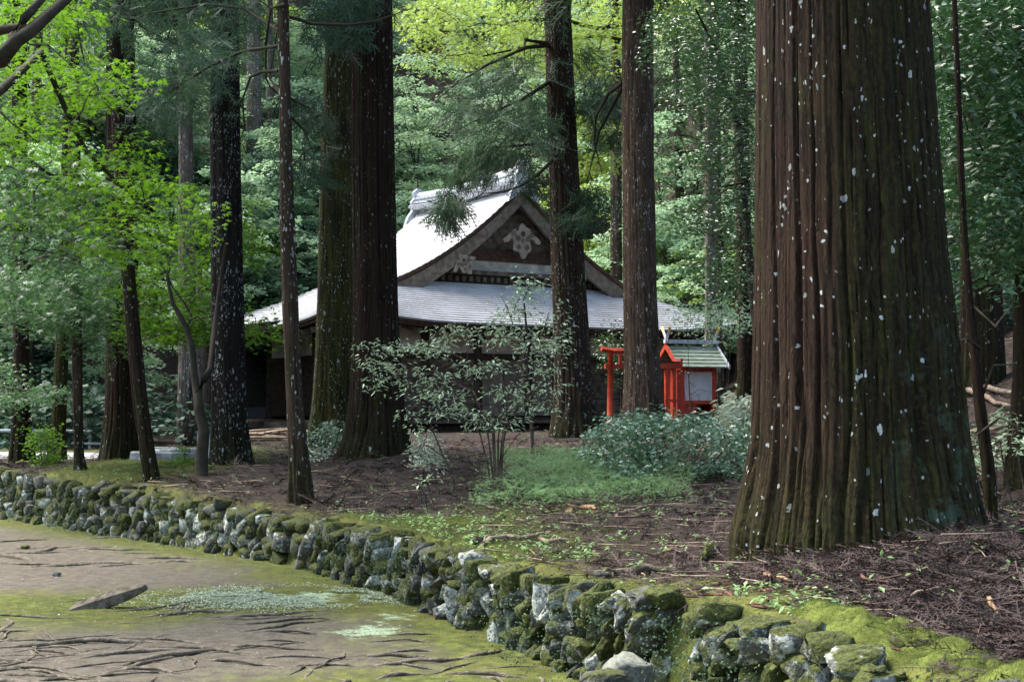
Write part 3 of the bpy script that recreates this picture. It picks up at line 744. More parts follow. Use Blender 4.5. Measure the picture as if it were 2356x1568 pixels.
gegyo(8.0, 6.42, .56)
gegyo(5.75, 5.50, .36, -.55); gegyo(10.25, 5.50, .36, .55)
# ridge: stacked tile courses, cap, round tile ends, end ornaments
rz0 = zl(8.0)-.05
def rsag(y): u = (y-DX_/2)/(DX_/2-VERGE0); return .12*u*u
for k, (w, z0, z1) in enumerate(((.36, 0, .16), (.24, .16, .24), (.28, .24, .32), (.22, .32, .40), (.26, .40, .48))):
    mb = MB(); n = 14; vs = []
    for q in range(n+1):
        y = VERGE0+.05+(VERGE1-VERGE0-.1)*q/n; s_ = rsag(y)
        vs += [(8-w, y, rz0+z0+s_), (8+w, y, rz0+z0+s_), (8+w, y, rz0+z1+s_), (8-w, y, rz0+z1+s_)]
    fs = [(0, 1, 2, 3), (4*n+3, 4*n+2, 4*n+1, 4*n)]
    for q in range(n):
        i = 4*q; j = i+4
        for a in range(4): fs.append((i+a, i+(a+1) % 4, j+(a+1) % 4, j+a))
    mb.add(vs, fs); link('ridge_course', recalc(mb.mesh('rc')), M['tile'], hall)
mb = MB(); mb.tube([(8, VERGE0-.05+(VERGE1-VERGE0+.1)*q/12, rz0+.52+rsag(VERGE0-.05+(VERGE1-VERGE0+.1)*q/12)) for q in range(13)], .17, 10)
mb.build('ridge_cap', M['tile'], hall, smooth=True)
te = MB().tube([(0, 0, 0), (-.16, 0, -.03)], .062, 8).mesh('tile_end'); te.materials.append(M['tile'])
for k in range(34):
    y = VERGE0+.15+k*.216
    for sg in (-1, 1):
        o = add_obj('tile_end', te, hall, (8+sg*.34, y, rz0+.12+rsag(y)), (0, 0, 0 if sg < 0 else math.pi))
te2 = MB().box(-.03, .03, -.035, .035, -.03, .03).mesh('tile_tooth'); te2.materials.append(M['darkwood'])
for k in range(34): add_obj('tile_tooth', te2, hall, (8-.27, VERGE0+.2+k*.212, rz0+.205+rsag(VERGE0+.2+k*.212)))
for y, sg in ((VERGE1+.05, 1), (VERGE0-.05, -1)):
    e = empty('ridge_end_tile', (8, y, rz0)); e.parent = hall
    prof = [(-.62, -.62), (-.50, -.28), (-.30, .0), (-.34, .32), (-.22, .5), (-.26, .72), (-.08, .86), (.08, .86), (.26, .72), (.22, .5), (.34, .32), (.30, 0), (.50, -.28), (.62, -.62), (.32, -.42), (0, -.2), (-.32, -.42)]
    n = len(prof); mb = MB()
    mb.add([(x, -.09, z+.1) for x, z in prof]+[(x, .09, z+.1) for x, z in prof], [tuple(range(n)), tuple(range(2*n-1, n-1, -1))]+[(q, n+q, n+(q+1) % n, (q+1) % n) for q in range(n)])
    link('ornament_plate', recalc(mb.mesh('o')), M['tile'], e)
    MB().tube([(0, sg*.32, .86), (0, -sg*.1, .80)], .085, 8).build('ornament_roll', M['tile'], e)
    MB().tube([(0, sg*.15, .35), (0, sg*.02, .35)], .15, 10).build('ornament_boss', M['tile'], e)
# body
bx0, bx1, by0, by1 = 2.1, 13.9, 2.0, 10.1
zt_ = 3.35
MB().box(bx0, bx1, by0, by1, -.4, .25).build('foundation', M['darkwood'], hall)
MB().box(bx0-1.2, bx1+.4, by0-.35, by1, .25, .36).build('veranda_floor', M['oldwood'], hall)
for k in range(7):
    x = bx0+k*(bx1-bx0)/6
    MB().tube([(x, by0, .36), (x, by0, zt_)], .15, 10).build('pillar', M['darkwood'], hall)
for k in range(1, 5):
    y = by0+k*(by1-by0)/4
    MB().tube([(bx0, y, .36), (bx0, y, zt_)], .15, 10).build('pillar', M['darkwood'], hall)
bw = (bx1-bx0)/6
for k in range(6):
    xa, xb = bx0+k*bw+.14, bx0+(k+1)*bw-.14
    MB().box(xa, xb, by0-.02, by0+.05, 2.55, 3.30).build('plaster_panel', M['plaster'], hall)
    if k in (2, 3):
        nb_ = 2
        for q in range(nb_):
            MB().box(xa+(xb-xa)*q/nb_+.02, xa+(xb-xa)*(q+1)/nb_-.02, by0-.05, by0+.04, .50, 2.33).build('door_panel', M['panelwood'], hall)
    else:
        for q in range(9):
            MB().box(xa, xb, by0-.03-.004*(q % 2), by0+.04, .45+q*.21, .45+q*.21+.195).build('wall_board', M['oldwood'], hall)
MB().box(bx0-.1, bx1+.1, by0-.10, by0+.08, 2.34, 2.54).build('tie_beam', M['darkwood'], hall)
MB().box(bx0-.1, bx1+.1, by0-.10, by0+.08, .365, .45).build('sill_beam', M['darkwood'], hall)
MB().box(bx0-.2, bx1+.2, by0-.16, by0+.12, 3.31, 3.5).build('eave_beam', M['oldwood'], hall)
MB().box(bx0-.16, bx0+.12, by0-.2, by1+.2, 3.31, 3.5).build('eave_beam', M['oldwood'], hall)
sw = (by1-by0)/4
for k in range(4):
    ya, yb = by0+k*sw+.14, by0+(k+1)*sw-.14
    MB().box(bx0-.02, bx0+.05, ya, yb, 2.55, 3.3).build('plaster_panel', M['plaster'], hall)
    MB().box(bx0-.03, bx0+.05, ya, yb, .45, 2.33).build('door_panel', M['darkwood'], hall)
MB().box(bx0-.10, bx0+.08, by0+.09, by1, 2.34, 2.54).build('tie_beam', M['darkwood'], hall)
MB().box(bx1-.1, bx1, by0+.1, by1, .36, zt_).build('back_wall', M['darkwood'], hall)
MB().box(bx0, bx1, by1-.1, by1-.002, .36, zt_).build('back_wall', M['darkwood'], hall)
for x in (bx0, bx0+bw, bx0+2*bw):              # bearing blocks on the pillars
    MB().add([(x-.12,by0-.22,2.92),(x+.12,by0-.22,2.92),(x+.12,by0-.101,2.92),(x-.12,by0-.101,2.92),(x-.28,by0-.24,3.2),(x+.28,by0-.24,3.2),(x+.28,by0-.101,3.2),(x-.28,by0-.101,3.2)],
      [(0,3,2,1),(4,5,6,7),(0,1,5,4),(1,2,6,5),(2,3,7,6),(3,0,4,7)]).build('bearing_block', M['darkwood'], hall)
# porch roof over the left steps
for k in range(10):
    mb = MB(); vs = []; n = 8
    xa, xb = .35-2.75*k/10, .35-2.75*(k+1)/10-.02
    def zp(x): return zl(0)+.28*(x-.0)*.55+.02*(x)*(x) + .02
    for q in range(n+1):
        y = 4.8+4.4*q/n; up = .14*((q/n-.5)*2)**4
        vs += [(xb, y, zp(xb)+up+.025), (xa, y, zp(xa)+up), (xb, y, zp(xb)+up-.01)]
    for q in range(n):
        i = 3*q; j = i+3; mb.Fc += [(i, j, j+1, i+1), (i, i+2, j+2, j)]; mb.M += [0, 0]
    mb.V = vs; link('porch_roof_course', recalc(mb.mesh('pc')), M['copper'], hall)
mb = MB(); vs = []
for q in range(9):
    y = 4.78+4.44*q/8; up = .14*((q/8-.5)*2)**4
    vs += [(-2.42, y, zp(-2.42)+up), (-2.36, y, zp(-2.4)+up-.22), (.2, y, zp(.2)+up-.26)]
for q in range(8):
    i = 3*q; j = i+3; mb.Fc += [(i, i+1, j+1, j), (i+1, i+2, j+2, j+1)]; mb.M += [0, 0]
mb.V = vs; link('porch_eave_edge', mb.mesh('pe'), M['eavewood'], hall)
for y in (4.79, 9.21): MB().add([(.3,y,zp(.3)-.0),(-2.4,y,zp(-2.4)+.14),(-2.4,y,zp(-2.4)-.1),(.3,y,zp(.3)-.24)], [(0,1,2,3)]).build('porch_verge', M['eavewood'], hall)
for y in (5.45, 8.3): MB().tube([(-1.9, y, -.3), (-1.9, y, 2.95)], .13, 8).build('porch_post', M['darkwood'], hall)
MB().box(-2.05, -1.75, 4.9, 9.1, 2.75, 2.98).build('porch_beam', M['darkwood'], hall)
MB().box(-.2, bx0-1.21, 3.6, 9.6, .10, .30).build('porch_step', M['oldwood'], hall)
MB().box(-1.4, -.2, 3.2, 9.6, -.5, .04).build('porch_platform', M['oldwood'], hall)
MB().box(bx0-1.2, bx0-1.1, 2.0, 9.6, -.5, .25).build('floor_skirt', M['oldwood'], hall)

# dark box standing on the veranda
def hallp(x, y, z): 
    a = math.radians(32); return Vector((-5.2+x*math.cos(a)-y*math.sin(a), 40.85+x*math.sin(a)+y*math.cos(a), .85+z))
bxp = P(590, 964, 45.0)
box = empty('offering_box', bxp, math.radians(8), 'black wooden box on the hall platform beside the speckled trunk', 'box')
MB().box(-.29, .29, -.2, .2, .02, .37).build('chest', M['black'], box)
for k in range(5): MB().box(-.28+k*.12, -.20+k*.12, -.19, .19, .372, .40).build('slat', M['black'], box)
MB().box(-.31, .31, -.22, -.202, .30, .36).build('rim', M['black'], box)

# ------------------------------------------------------------------ torii and small red shrine
M['red'] = m_plain('vermilion_mat', (.50, .062, .022), .6, .3, .15, 4, .15, col2=(.30, .036, .016))
M['red_shaded'] = m_plain('shaded_vermilion_mat', (.40, .045, .025), .6, .3, .15, 6, .15)  # darker copy of the vermilion, with shade painted into its colour
M['white'] = m_plain('white_panel_mat', (.55, .56, .56), .8, .2, .1, 5, .05)
M['roofboard'] = m_plain('roof_board_mat', (.17, .19, .18), .75, .3, .3, 5, .3, stretch=(1, 4, 1), col2=(.09, .15, .06))
M['gold'] = m_plain('gold_mat', (.85, .58, .10), .3, .6, .05, 6, .05, metal=.8)
M['blackcap'] = m_plain('black_cap_mat', (.02, .02, .02), .6, .3, .2, 6, .1)
tg = P(1402, 985, 36); tz = zg1(tg.x, tg.y)
tor = empty('torii_gate', (tg.x, tg.y, tz), math.radians(20), 'small vermilion torii gate, half hidden behind the light brown trunk', 'torii')
Ht = P(1402, 800, 36).z-tz
for x in (0, 1.02):
    lean = .05 if x == 0 else -.05
    MB().tube([(x, 0, -.3), (x+lean, 0, Ht-.12)], [.085, .068], 12).build('pillar', M['red'], tor, smooth=True)
MB().tube([(-.22, 0, Ht-.03), (.1, 0, Ht-.07), (.92, 0, Ht-.07), (1.22, 0, Ht-.03)], .075, 4).build('top_lintel', M['red'], tor)
MB().box(-.12, 1.14, -.045, .045, Ht-.54, Ht-.42).build('tie_beam', M['red'], tor)
MB().box(.28, .36, -.04, .04, Ht-.418, Ht-.12).build('wedge_strut', M['red'], tor)
MB().box(.46, .60, -.05, .05, Ht-.418, Ht-.12).build('name_plate', M['darkwood'], tor)

sb = P(1590, 958, 39.5); sz = zg1(sb.x, sb.y)
a_ = math.radians(20)
shr = empty('small_shrine', (sb.x, sb.y, sz), a_, 'little red and white shrine with mossy board roof and gold tipped finials', 'shrine')
def lz(v): return P(1590, v, 39.5).z-sz
zE, zR, zB = lz(843), lz(795), lz(952)
MB().box(-.62, .68, -.45, .55, -.4, max(.02, zB)).build('stone_plinth', M['stone'], shr)
for x in (-.45, .55):
    for y in (-.32, .42): MB().box(x-.055, x+.055, y-.055, y+.055, zB, zE+.02).build('post', M['red'], shr)
MB().box(-.39, .49, -.35, -.30, zB+.38, zE-.16).build('front_panel', M['white'], shr)
MB().box(-.394, .494, -.37, -.29, zE-.158, zE-.05).build('cross_beam', M['red_shaded'], shr)
MB().box(-.394, .494, -.37, -.29, zB+.28, zB+.378).build('cross_beam', M['red'], shr)
MB().box(-.39, .0, -.34, -.30, zB, zB+.278).build('lower_panel', M['red_shaded'], shr)
MB().box(-.45-.03, -.45+.03, -.26, .36, zB, zE).build('side_panel', M['red_shaded'], shr)
MB().box(.52, .58, -.26, .36, zB, zE).build('side_panel', M['red_shaded'], shr)
MB().box(-.39, .49, .36, .40, zB, zE).build('rear_panel', M['red_shaded'], shr)
# board roof, each board a part
X0, X1 = -.72, .82; ym = .05
for sg in (-1, 1):
    for k in range(6):
        f0, f1 = k/6, (k+1)/6+.02
        y0_, y1_ = ym+sg*.72*f0, ym+sg*.72*f1
        z0_, z1_ = zR-(zR-zE+.03)*f0, zR-(zR-zE+.03)*f1
        jit = R.uniform(-.012, .012)
        mb = MB(); up = .028-k*.0
        mb.add([(X0+jit, y0_, z0_), (X1+jit, y0_, z0_), (X1+jit, y1_, z1_+up), (X0+jit, y1_, z1_+up), (X0+jit, y0_, z0_-.03), (X1+jit, y0_, z0_-.03), (X1+jit, y1_, z1_+up-.035), (X0+jit, y1_, z1_+up-.035)],
            [(0,1,2,3),(4,7,6,5),(0,4,5,1),(1,5,6,2),(2,6,7,3),(3,7,4,0)])
        link('roof_board', recalc(mb.mesh('rb')), M['roofboard'], shr)
for x, mt in ((X0-.04, M['red']), (X1+.03, M['tile'])):
    for sg in (-1, 1):
        mb = MB(); ya, yb = ym+sg*.005, ym+sg*.76
        mb.add([(x-.025, ya, zR+.06), (x+.025, ya, zR+.06), (x+.025, yb, zE+.02), (x-.025, yb, zE+.02), (x-.025, ya, zR-.10), (x+.025, ya, zR-.10), (x+.025, yb, zE-.09), (x-.025, yb, zE-.09)],
            [(0,1,2,3),(4,7,6,5),(0,4,5,1),(1,5,6,2),(2,6,7,3),(3,7,4,0)])
        link('gable_board', recalc(mb.mesh('gb')), mt, shr)
MB().box(X0-.08, X1+.08, ym-.07, ym+.07, zR+.06, zR+.17).build('ridge_beam', M['tile'], shr)
for x in (X0-.02, X1-.02):
    for sg in (-1, 1):
        a = Vector((x, ym-sg*.06, zR+.10)); b = Vector((x, ym+sg*.26, zR+.52)); c = a.lerp(b, .72)
        MB().tube([a, c], [.05, .045], 4).build('finial', M['tile'], shr)
        MB().tube([c, b], [.047, .042], 4).build('finial_tip', M['gold'], shr)
# red fence wing and roof of the gate in front of the shrine
fb = P(1540, 955, 38.2); fz = zg1(fb.x, fb.y)
fen = empty('red_shrine_fence', (fb.x, fb.y, fz), math.radians(20), 'short vermilion fence with capped double posts left of the small shrine', 'fence')
def lz2(v): return P(1540, v, 38.2).z-fz
for x in (-.08, .14): MB().box(x-.05, x+.05, -.05, .05, -.3, lz2(848)).build('post', M['red'], fen)
MB().box(-.55, .32, -.07, .07, lz2(848)+.002, lz2(834)).build('cap_beam', M['red'], fen)
MB().box(-.57, .30, -.09, .09, lz2(834)+.002, lz2(831)).build('beam_cover', M['blackcap'], fen)
MB().box(.32, .38, -.08, .08, lz2(846), lz2(824)).build('beam_end', M['red_shaded'], fen)
MB().box(-.16, .24, -.07, -.051, lz2(924), lz2(918)).build('rail', M['red'], fen)
MB().box(.24, .42, -.02, .02, -.1, lz2(850)).build('board_panel', M['red_shaded'], fen)

# ------------------------------------------------------------------ pipe fence, path slabs, notice post at left
M['pipe'] = m_plain('pipe_mat', (.50, .58, .60), .35, .5, .1, 6, .05, metal=.3)
M['slab'] = m_plain('slab_mat', (.17, .19, .20), .8, .3, .3, 6, .4)
pa, pb = P(-60, 990, 34.5), P(300, 993, 36)
pf = empty('pipe_fence', (pa.x, pa.y, zg1(pa.x, pa.y)), 0, 'pale two rail metal pipe fence along the gravel path', 'fence')
o_ = Vector(pf.location)
MB().tube([pa-Vector((3, .3, 0))-o_, pa-o_, pb-o_], .045, 8).build('rail', M['pipe'], pf, smooth=True)
lo = Vector((0, 0, -.31))
MB().tube([pa-Vector((3, .3, 0))-o_+lo, pa-o_+lo, pb-o_+lo], .036, 8).build('rail', M['pipe'], pf, smooth=True)
for k in range(4):
    q = pa.lerp(pb, k/3+.06) if k < 3 else pa-Vector((1.6, .1, 0))
    MB().tube([Vector((q.x, q.y+.08, zg1(q.x, q.y)-.3))-o_, Vector((q.x, q.y+.08, q.z+.03))-o_], .045, 8).build('fence_post', M['pipe'], pf, smooth=True)
for k, (u, v, w, l, lb) in enumerate(((395, 1052, 1.3, .75, 'wide flat grey stone slab on the gravel path behind the moss'), (340, 1044, .7, .5, 'small pale stone slab left of the wide path slab'), (440, 1048, .8, .55, 'dark stone slab beside the notice post at the path'), (355, 1040, 1.1, .35, 'long pale kerb stone along the far side of the gravel path'))):
    g = G(u, v+3)
    bm = bmesh.new(); N = 9
    top = [bm.verts.new((w/2*math.cos(q/N*6.283)*R.uniform(.8, 1.1)*1.2, l/2*math.sin(q/N*6.283)*R.uniform(.8, 1.1)*1.2, .11+.01*k)) for q in range(N)]
    bot = [bm.verts.new((t.co.x*1.05, t.co.y*1.05, -.15)) for t in top]
    bm.faces.new(top)
    for q in range(N): bm.faces.new((top[q], bot[q], bot[(q+1) % N], top[(q+1) % N]))
    bmesh.ops.bevel(bm, geom=[e for e in bm.edges if e.verts[0].co.z > .05 and e.verts[1].co.z > .05], offset=.02, segments=1, affect='EDGES')
    bmesh.ops.recalc_face_normals(bm, faces=bm.faces)
    me = bpy.data.meshes.new('slab'); bm.to_mesh(me); bm.free()
    o = link('stone_slab', me, M['slab']); o.location = g; tag(o, lb, 'paving stone')
g = G(476, 1052)
npost = empty('notice_post', g, 0, 'short grey stone marker post beside the speckled trunk', 'post')
zt__ = P(476, 992, g.y).z-g.z
MB().box(-.13, .13, -.09, .09, -.2, zt__-.03).build('shaft', M['plaster'], npost)
MB().box(-.15, .15, -.11, .11, zt__-.028, zt__+.01).build('cap', M['slab'], npost)
for k in range(5):
    MB().box(-.035+R.uniform(-.01, .01), .035, -.096, -.0905, zt__-.13-k*.085, zt__-.13-k*.085+.012).build('worn_stroke', M['slab'], npost)
    MB().box(-.006, .008, -.0975, -.0965, zt__-.15-k*.085, zt__-.13-k*.085+.035).build('worn_stroke', M['slab'], npost)

# ------------------------------------------------------------------ the dry stone wall
def stone_mesh(seed, el=1.0, sub=2):
    r = random.Random(seed); bm = bmesh.new()
    for _ in range(15):
        v = Vector((r.uniform(-1, 1), r.uniform(-1, 1), r.uniform(-1, 1)))
        v.normalize(); v *= r.uniform(1.0, 1.35)
        bm.verts.new((max(-.88, min(.88, v.x)), max(-.88, min(.88, v.y)), max(-.88, min(.88, v.z))))
    res = bmesh.ops.convex_hull(bm, input=bm.verts)
    bmesh.ops.delete(bm, geom=[g for g in res['geom_interior'] if isinstance(g, bmesh.types.BMVert)], context='VERTS')
    bmesh.ops.bevel(bm, geom=list(bm.edges), offset=.07, segments=1, affect='EDGES')
    bmesh.ops.triangulate(bm, faces=bm.faces)
    if sub: bmesh.ops.subdivide_edges(bm, edges=list(bm.edges), cuts=sub, use_grid_fill=True)
    for v in bm.verts:
        n = v.co.normalized(); k = fbm(np.array([n.x*2.3+seed]), np.array([n.y*2.3+n.z*1.9]), seed, 3)[0]-.5
        v.co += n*float(k)*.30
        if sub: v.co += n*(float(fbm(np.array([v.co.x*7+seed]), np.array([v.co.y*7+v.co.z*5.3]), seed+9, 2)[0])-.5)*.16
        if v.co.length > 1.3: v.co *= 1.3/v.co.length
    bmesh.ops.recalc_face_normals(bm, faces=bm.faces)
    me = bpy.data.meshes.new('stone'); bm.to_mesh(me); bm.free(); me.materials.append(M['stone'])
    me.polygons.foreach_set('use_smooth', [True]*len(me.polygons)); me.update()
    return me
STONES = [stone_mesh(i) for i in range(16)]; STONES_LO = [stone_mesh(i, 1, 0) for i in range(16)]; STONES_MID = [stone_mesh(i, 1, 1) for i in range(16)]
wallb = Vector((xw(8.5), 8.5, 0))
wall = empty('stone_wall', wallb, 0, 'long low dry stone retaining wall with moss and lichen, curving along the path', 'wall')
cand = []
ys = 2.6; step = .0
L = 0; y = 2.6
while y < 26:
    dxdy = (xw(y+.05)-xw(y-.05))/.1; ds = math.sqrt(1+dxdy*dxdy)
    h = float(ztop(y)); rows = 4
    if 6.95 < y < 7.25: y += .02; continue            # the recess with the stone step
    w = R.choice((.11, .13, .15, .17, .22))*R.uniform(.9, 1.15)*(1 if y < 12 else 1.2)
    z = -.03
    while z < h-.05:
        sh = R.uniform(.09, .19)
        topst = z+sh > h-.08
        ww = w*R.uniform(.75, 1.2)
        if topst: sh = max(.11, h-z+R.uniform(-.05, .015)); ww *= 1.15
        off = R.uniform(-.5, .5)*w
        yy_ = y+off/ds; xx = float(xw(yy_))
        cand.append((yy_, xx, z+sh/2, ww, sh, topst)); z += sh*.88
    y += w*.86/ds
cand.sort(key=lambda c: c[0]); 
rest = []
for i, (y, x, z, w, h, top) in enumerate(cand):
    dxdy = float(xw(y+.1)-xw(y-.1))/.2; ang = math.atan2(1, dxdy)      # direction along the wall
    tilt = R.gauss(-.55, .25) if not top else R.gauss(-.35, .3)
    sx, sz = w/2*1.10, h/2*1.22
    if abs(tilt) > .3: sx *= .74; sz *= 1.28
    sy = R.uniform(.10, .14)+.02*top
    nrm = Vector((math.sin(ang), -math.cos(ang), 0)); 
    back = .10+.06*(z/.55) + R.uniform(-.025, .035)
    loc = Vector((x, y, z)) + nrm*(back-.05) - wallb
    rot = Matrix.Rotation(ang, 4, 'Z') @ Matrix.Rotation(tilt, 4, 'Y') @ Matrix.Rotation(R.uniform(-.15, .15), 4, 'X') @ Matrix.Rotation(R.choice((0, math.pi)), 4, 'Y')
    mw = Matrix.Translation(loc) @ rot @ Matrix.Diagonal((sx, sy, sz, 1))
    ki = R.randrange(16); me = STONES[ki]
    if i < 299:
        o = bpy.data.objects.new('stone', me); COL.objects.link(o); o.parent = wall; o.matrix_local = mw
    else: rest.append(((STONES_MID if y < 12.5 else STONES_LO)[ki], mw))
mb = MB(); sr = []
for me, mw in rest:
    mb.add([mw @ v.co for v in me.vertices], [tuple(p.vertices) for p in me.polygons]); sr += [R.random()]*len(me.vertices)
o = mb.build('farther_stones', M['stone'], wall, smooth=True); o['kind'] = 'stuff'
o.data.attributes.new('srnd', 'FLOAT', 'POINT').data.foreach_set('value', sr)
# loose stones
def loose(u, v, s, label, rz=0, sc=(1, 1, 1), sink=.3, mat=None, k=0, name='loose_stone', cat='stone', group=None):
    g = G(u, v); o = bpy.data.objects.new(name, STONES[k] if mat is None else STONES[k].copy()); COL.objects.link(o)
    if mat: o.data.materials[0] = mat
    o.location = g+Vector((0, 0, s*sc[2]*(1-sink))); o.rotation_euler = (R.uniform(-.2, .2), R.uniform(-.2, .2), rz); o.scale = (s*sc[0], s*sc[1], s*sc[2])
    tag(o, label, cat, group); return o
st = P(1430, 1520, 6.95)
o = bpy.data.objects.new('stepping_stone', STONES[3].copy()); o.data.materials[0] = m_plain('step_stone_mat', (.17, .18, .15), .85, .25, .3, 9, .6); COL.objects.link(o); o.location = (st.x-.01, st.y-.08, .19); o.scale = (.21, .16, .15); o.rotation_euler = (.05, 0, .6)
tag(o, 'flat topped pale block stone stepping up in the gap of the wall', 'stone')
o = bpy.data.objects.new('loose_stone', STONES[5]); COL.objects.link(o); o.location = P(1395, 1562, 6.6); o.scale = (.13, .09, .05); o.rotation_euler = (0, 0, .3)
tag(o, 'thin grey slab lying at the foot of the block step', 'stone')
loose(1632, 1298, .075, 'dark upright mossy stone on the bark litter at the left foot of the enormous cedar', .4, (1, .8, 1.15), .25, k=2)
loose(1385, 1330, .05, 'small flat stone on the terrace litter above the wall', .2, (1.2, .8, .5), k=4)
for (u, v, s, lb) in ((60, 1262, .05, 'small grey stone at the left edge of the path'), (1195, 1450, .06, 'pale stone fallen below the wall on the moss'), (1035, 1385, .05, 'rough pale stone lying on mossy ground by the wall foot'), (560, 1245, .06, 'rounded grey stone on the path near the wall foot'), (130, 1325, .045, 'lone white chipped stone in the green belt of the path')):
    loose(u, v, s, lb, R.uniform(0, 3), (1.2, .9, .6), .4, k=R.randrange(16))
# ------------------------------------------------------------------ things in the photo's view: sprays placed on real branches
def inpoly(u, v, poly):
    c = False; j = len(poly)-1
    for i in range(len(poly)):
        if ((poly[i][1] > v) != (poly[j][1] > v)) and u < (poly[j][0]-poly[i][0])*(v-poly[i][1])/(poly[j][1]-poly[i][1])+poly[i][0]: c = not c
        j = i
    return c
def region(poly, n, d0, d1):
    us = [p[0] for p in poly]; vs = [p[1] for p in poly]; out = []
    while len(out) < n:
        u, v = R.uniform(min(us), max(us)), R.uniform(min(vs), max(vs))
        if inpoly(u, v, poly): out.append(P(u, v, R.uniform(d0, d1)))
    return out
def plant(name, base, label, cat, skel, sprays, leafparts, leafmat, r0=.02, r1=.003, limbs=(), limbr=.04, woodmat='branch', group=None, extra=None, crownname='foliage', mainr=None):
    """tree or shrub: main stems, thin branches to every spray, foliage"""
    base = Vector(base); e = empty(name, base, 0, label, cat, group)
    mb = MB(); nodes = []
    for k, l in enumerate(skel):
        l = [Vector(p) for p in l]; n = len(l); rr = mainr[k] if mainr else (limbr, limbr*.25)
        mb.tube([p-base for p in l], [rr[0]+(rr[1]-rr[0])*i/(n-1) for i in range(n)], 8, cap=True)
        for i in range(n-1):
            for q in range(6): nodes.append(l[i].lerp(l[i+1], q/6))
    if sprays:
        tw = MB(); grow(tw, nodes, sprays, r0, r1)
        mb.add([Vector(v)-base for v in tw.V], tw.Fc)
    trunk = mb.build('trunk' if cat == 'tree' else 'stem', M[woodmat], e, smooth=True)
    me = leaf_mesh(crownname, leafparts); shift(me, base); link(crownname, me, M[leafmat], e)
    if extra: extra(e, base)
    return e

# A near maple, its trunk outside the frame at left
b = Vector((-5.3, 9.0, zg1(-5.3, 9.0)))
polyA = [(-120,60),(40,-60),(200,-60),(225,120),(300,260),(390,400),(430,500),(440,560),(330,600),(230,590),(90,560),(-120,520)]
polyA2 = [(-120,330),(150,380),(260,560),(160,620),(-100,600)]
spA = region(polyA, 120, 9.5, 14)+region(polyA2, 60, 9.5, 12)
spA = spA[:82]+spA[120:150]; lf = spray_leaves(spA[:82], 100, .40, .052, T_STAR, .10, .5, .25)
plant('maple_tree', b, 'nearest maple with bright green star shaped leaves hanging in from the upper left', 'tree',
  [[b-Vector((0,0,.3)), b+Vector((.1,.1,1.2)), b+Vector((.3,.2,2.6)), b+Vector((.8,.6,4.0)), P(60,60,9.6)],
   [P(-420,480,8.6), P(-160,300,9.6), P(0,210,10.2), P(95,120,10.8), P(150,250,11.2), P(200,350,11.6), P(300,450,12), P(390,560,12.4)],
   [b+Vector((.1,.1,1.3)), P(-160,180,7.2), P(0,139,6.6), P(37,95,6.6), P(73,70,6.6), P(121,26,6.7), P(175,-20,6.8), P(300,-140,7.2)],
   [P(37,95,6.6), P(28,84,6.6), P(55,44,6.6), P(95,0,6.7), P(140,-60,6.8)],
   [P(-300,300,9.5), P(-100,340,10.5), P(0,330,11), P(60,365,11.2), P(130,410,11.4), P(200,470,11.6), P(300,560,11.8)],
   [P(200,470,11.6), P(215,440,12.6), P(190,520,12.2), P(150,590,12)]],
  spA, lf, 'maple', r0=.010, r1=.002, mainr=[(.16,.03),(.045,.006),(.05,.018),(.028,.016),(.035,.005),(.012,.004)])
e_ = [o for o in bpy.data.objects if o.get('label', '').startswith('nearest maple')][0]
me_ = leaf_mesh('foliage', spray_leaves(spA[82:], 90, .45, .050, T_STAR, .12, .5, .25)); shift(me_, b); link('foliage', me_, M['maple_mint'], e_)
# B mid maple behind the moss patch
g = G(463, 1092)
polyB = [(235,560),(330,560),(470,600),(500,640),(590,720),(580,760),(480,790),(400,780),(300,760),(235,700)]
polyB2 = [(430,420),(560,440),(600,560),(500,620),(400,560)]
polyB3 = [(555,745),(600,745),(605,785),(560,800)]
spB = region(polyB, 62, 19, 23)+region(polyB2, 26, 20, 24)+region(polyB3, 3, 19, 20)+region([(380,690),(500,690),(500,790),(390,780)], 16, 20, 22)
plant('maple_tree', g, 'slim maple with crooked stem and yellow green layers left of the temple roof', 'tree',
  [[g-Vector((0,0,.2)), P(465,1040,g.y), P(470,990,g.y), P(458,945,g.y), P(455,905,g.y), P(470,872,g.y), P(484,850,g.y+.1), P(490,780,g.y+.3), P(500,700,g.y+.5), P(520,560,g.y+.5)],
   [P(456,930,g.y), P(447,860,g.y), P(442,800,g.y), P(430,755,g.y), P(412,722,g.y), P(398,700,g.y), P(385,640,g.y), P(392,590,g.y), P(400,480,g.y)],
   [P(430,755,g.y), P(436,735,g.y), P(455,727,g.y), P(468,740,g.y), P(482,750,g.y)]],
  spB, spray_leaves(spB, 90, .62, .075, T_STAR, .07, .35, .2), 'maple', r0=.014, mainr=[(.085,.02),(.05,.012),(.016,.008)])
# N dark green maple sprays over the left trunks
g = Vector((-8.6, 20.8, zg1(-8.6, 20.8)))
spN = region([(-60,610),(120,600),(235,640),(240,820),(180,760),(60,730),(-60,720)], 60, 17.5, 21)+region([(-60,820),(30,830),(60,900),(140,880),(150,930),(60,950),(-60,940)], 26, 21, 25)+region([(100,600),(240,560),(235,790),(150,800)], 24, 18, 20)
plant('maple_tree', g, 'dark bluish green maple whose layered sprays cross the trunks at the left edge', 'tree',
  [[g-Vector((0,0,.3)), g+Vector((.1,0,1.5)), P(-40,700,20.4), P(80,600,20), P(180,560,19.5)]], spN,
  spray_leaves(spN, 85, .55, .07, T_STAR, .10, .4, .25), 'maple_mint', r0=.014, mainr=[(.10,.02)])
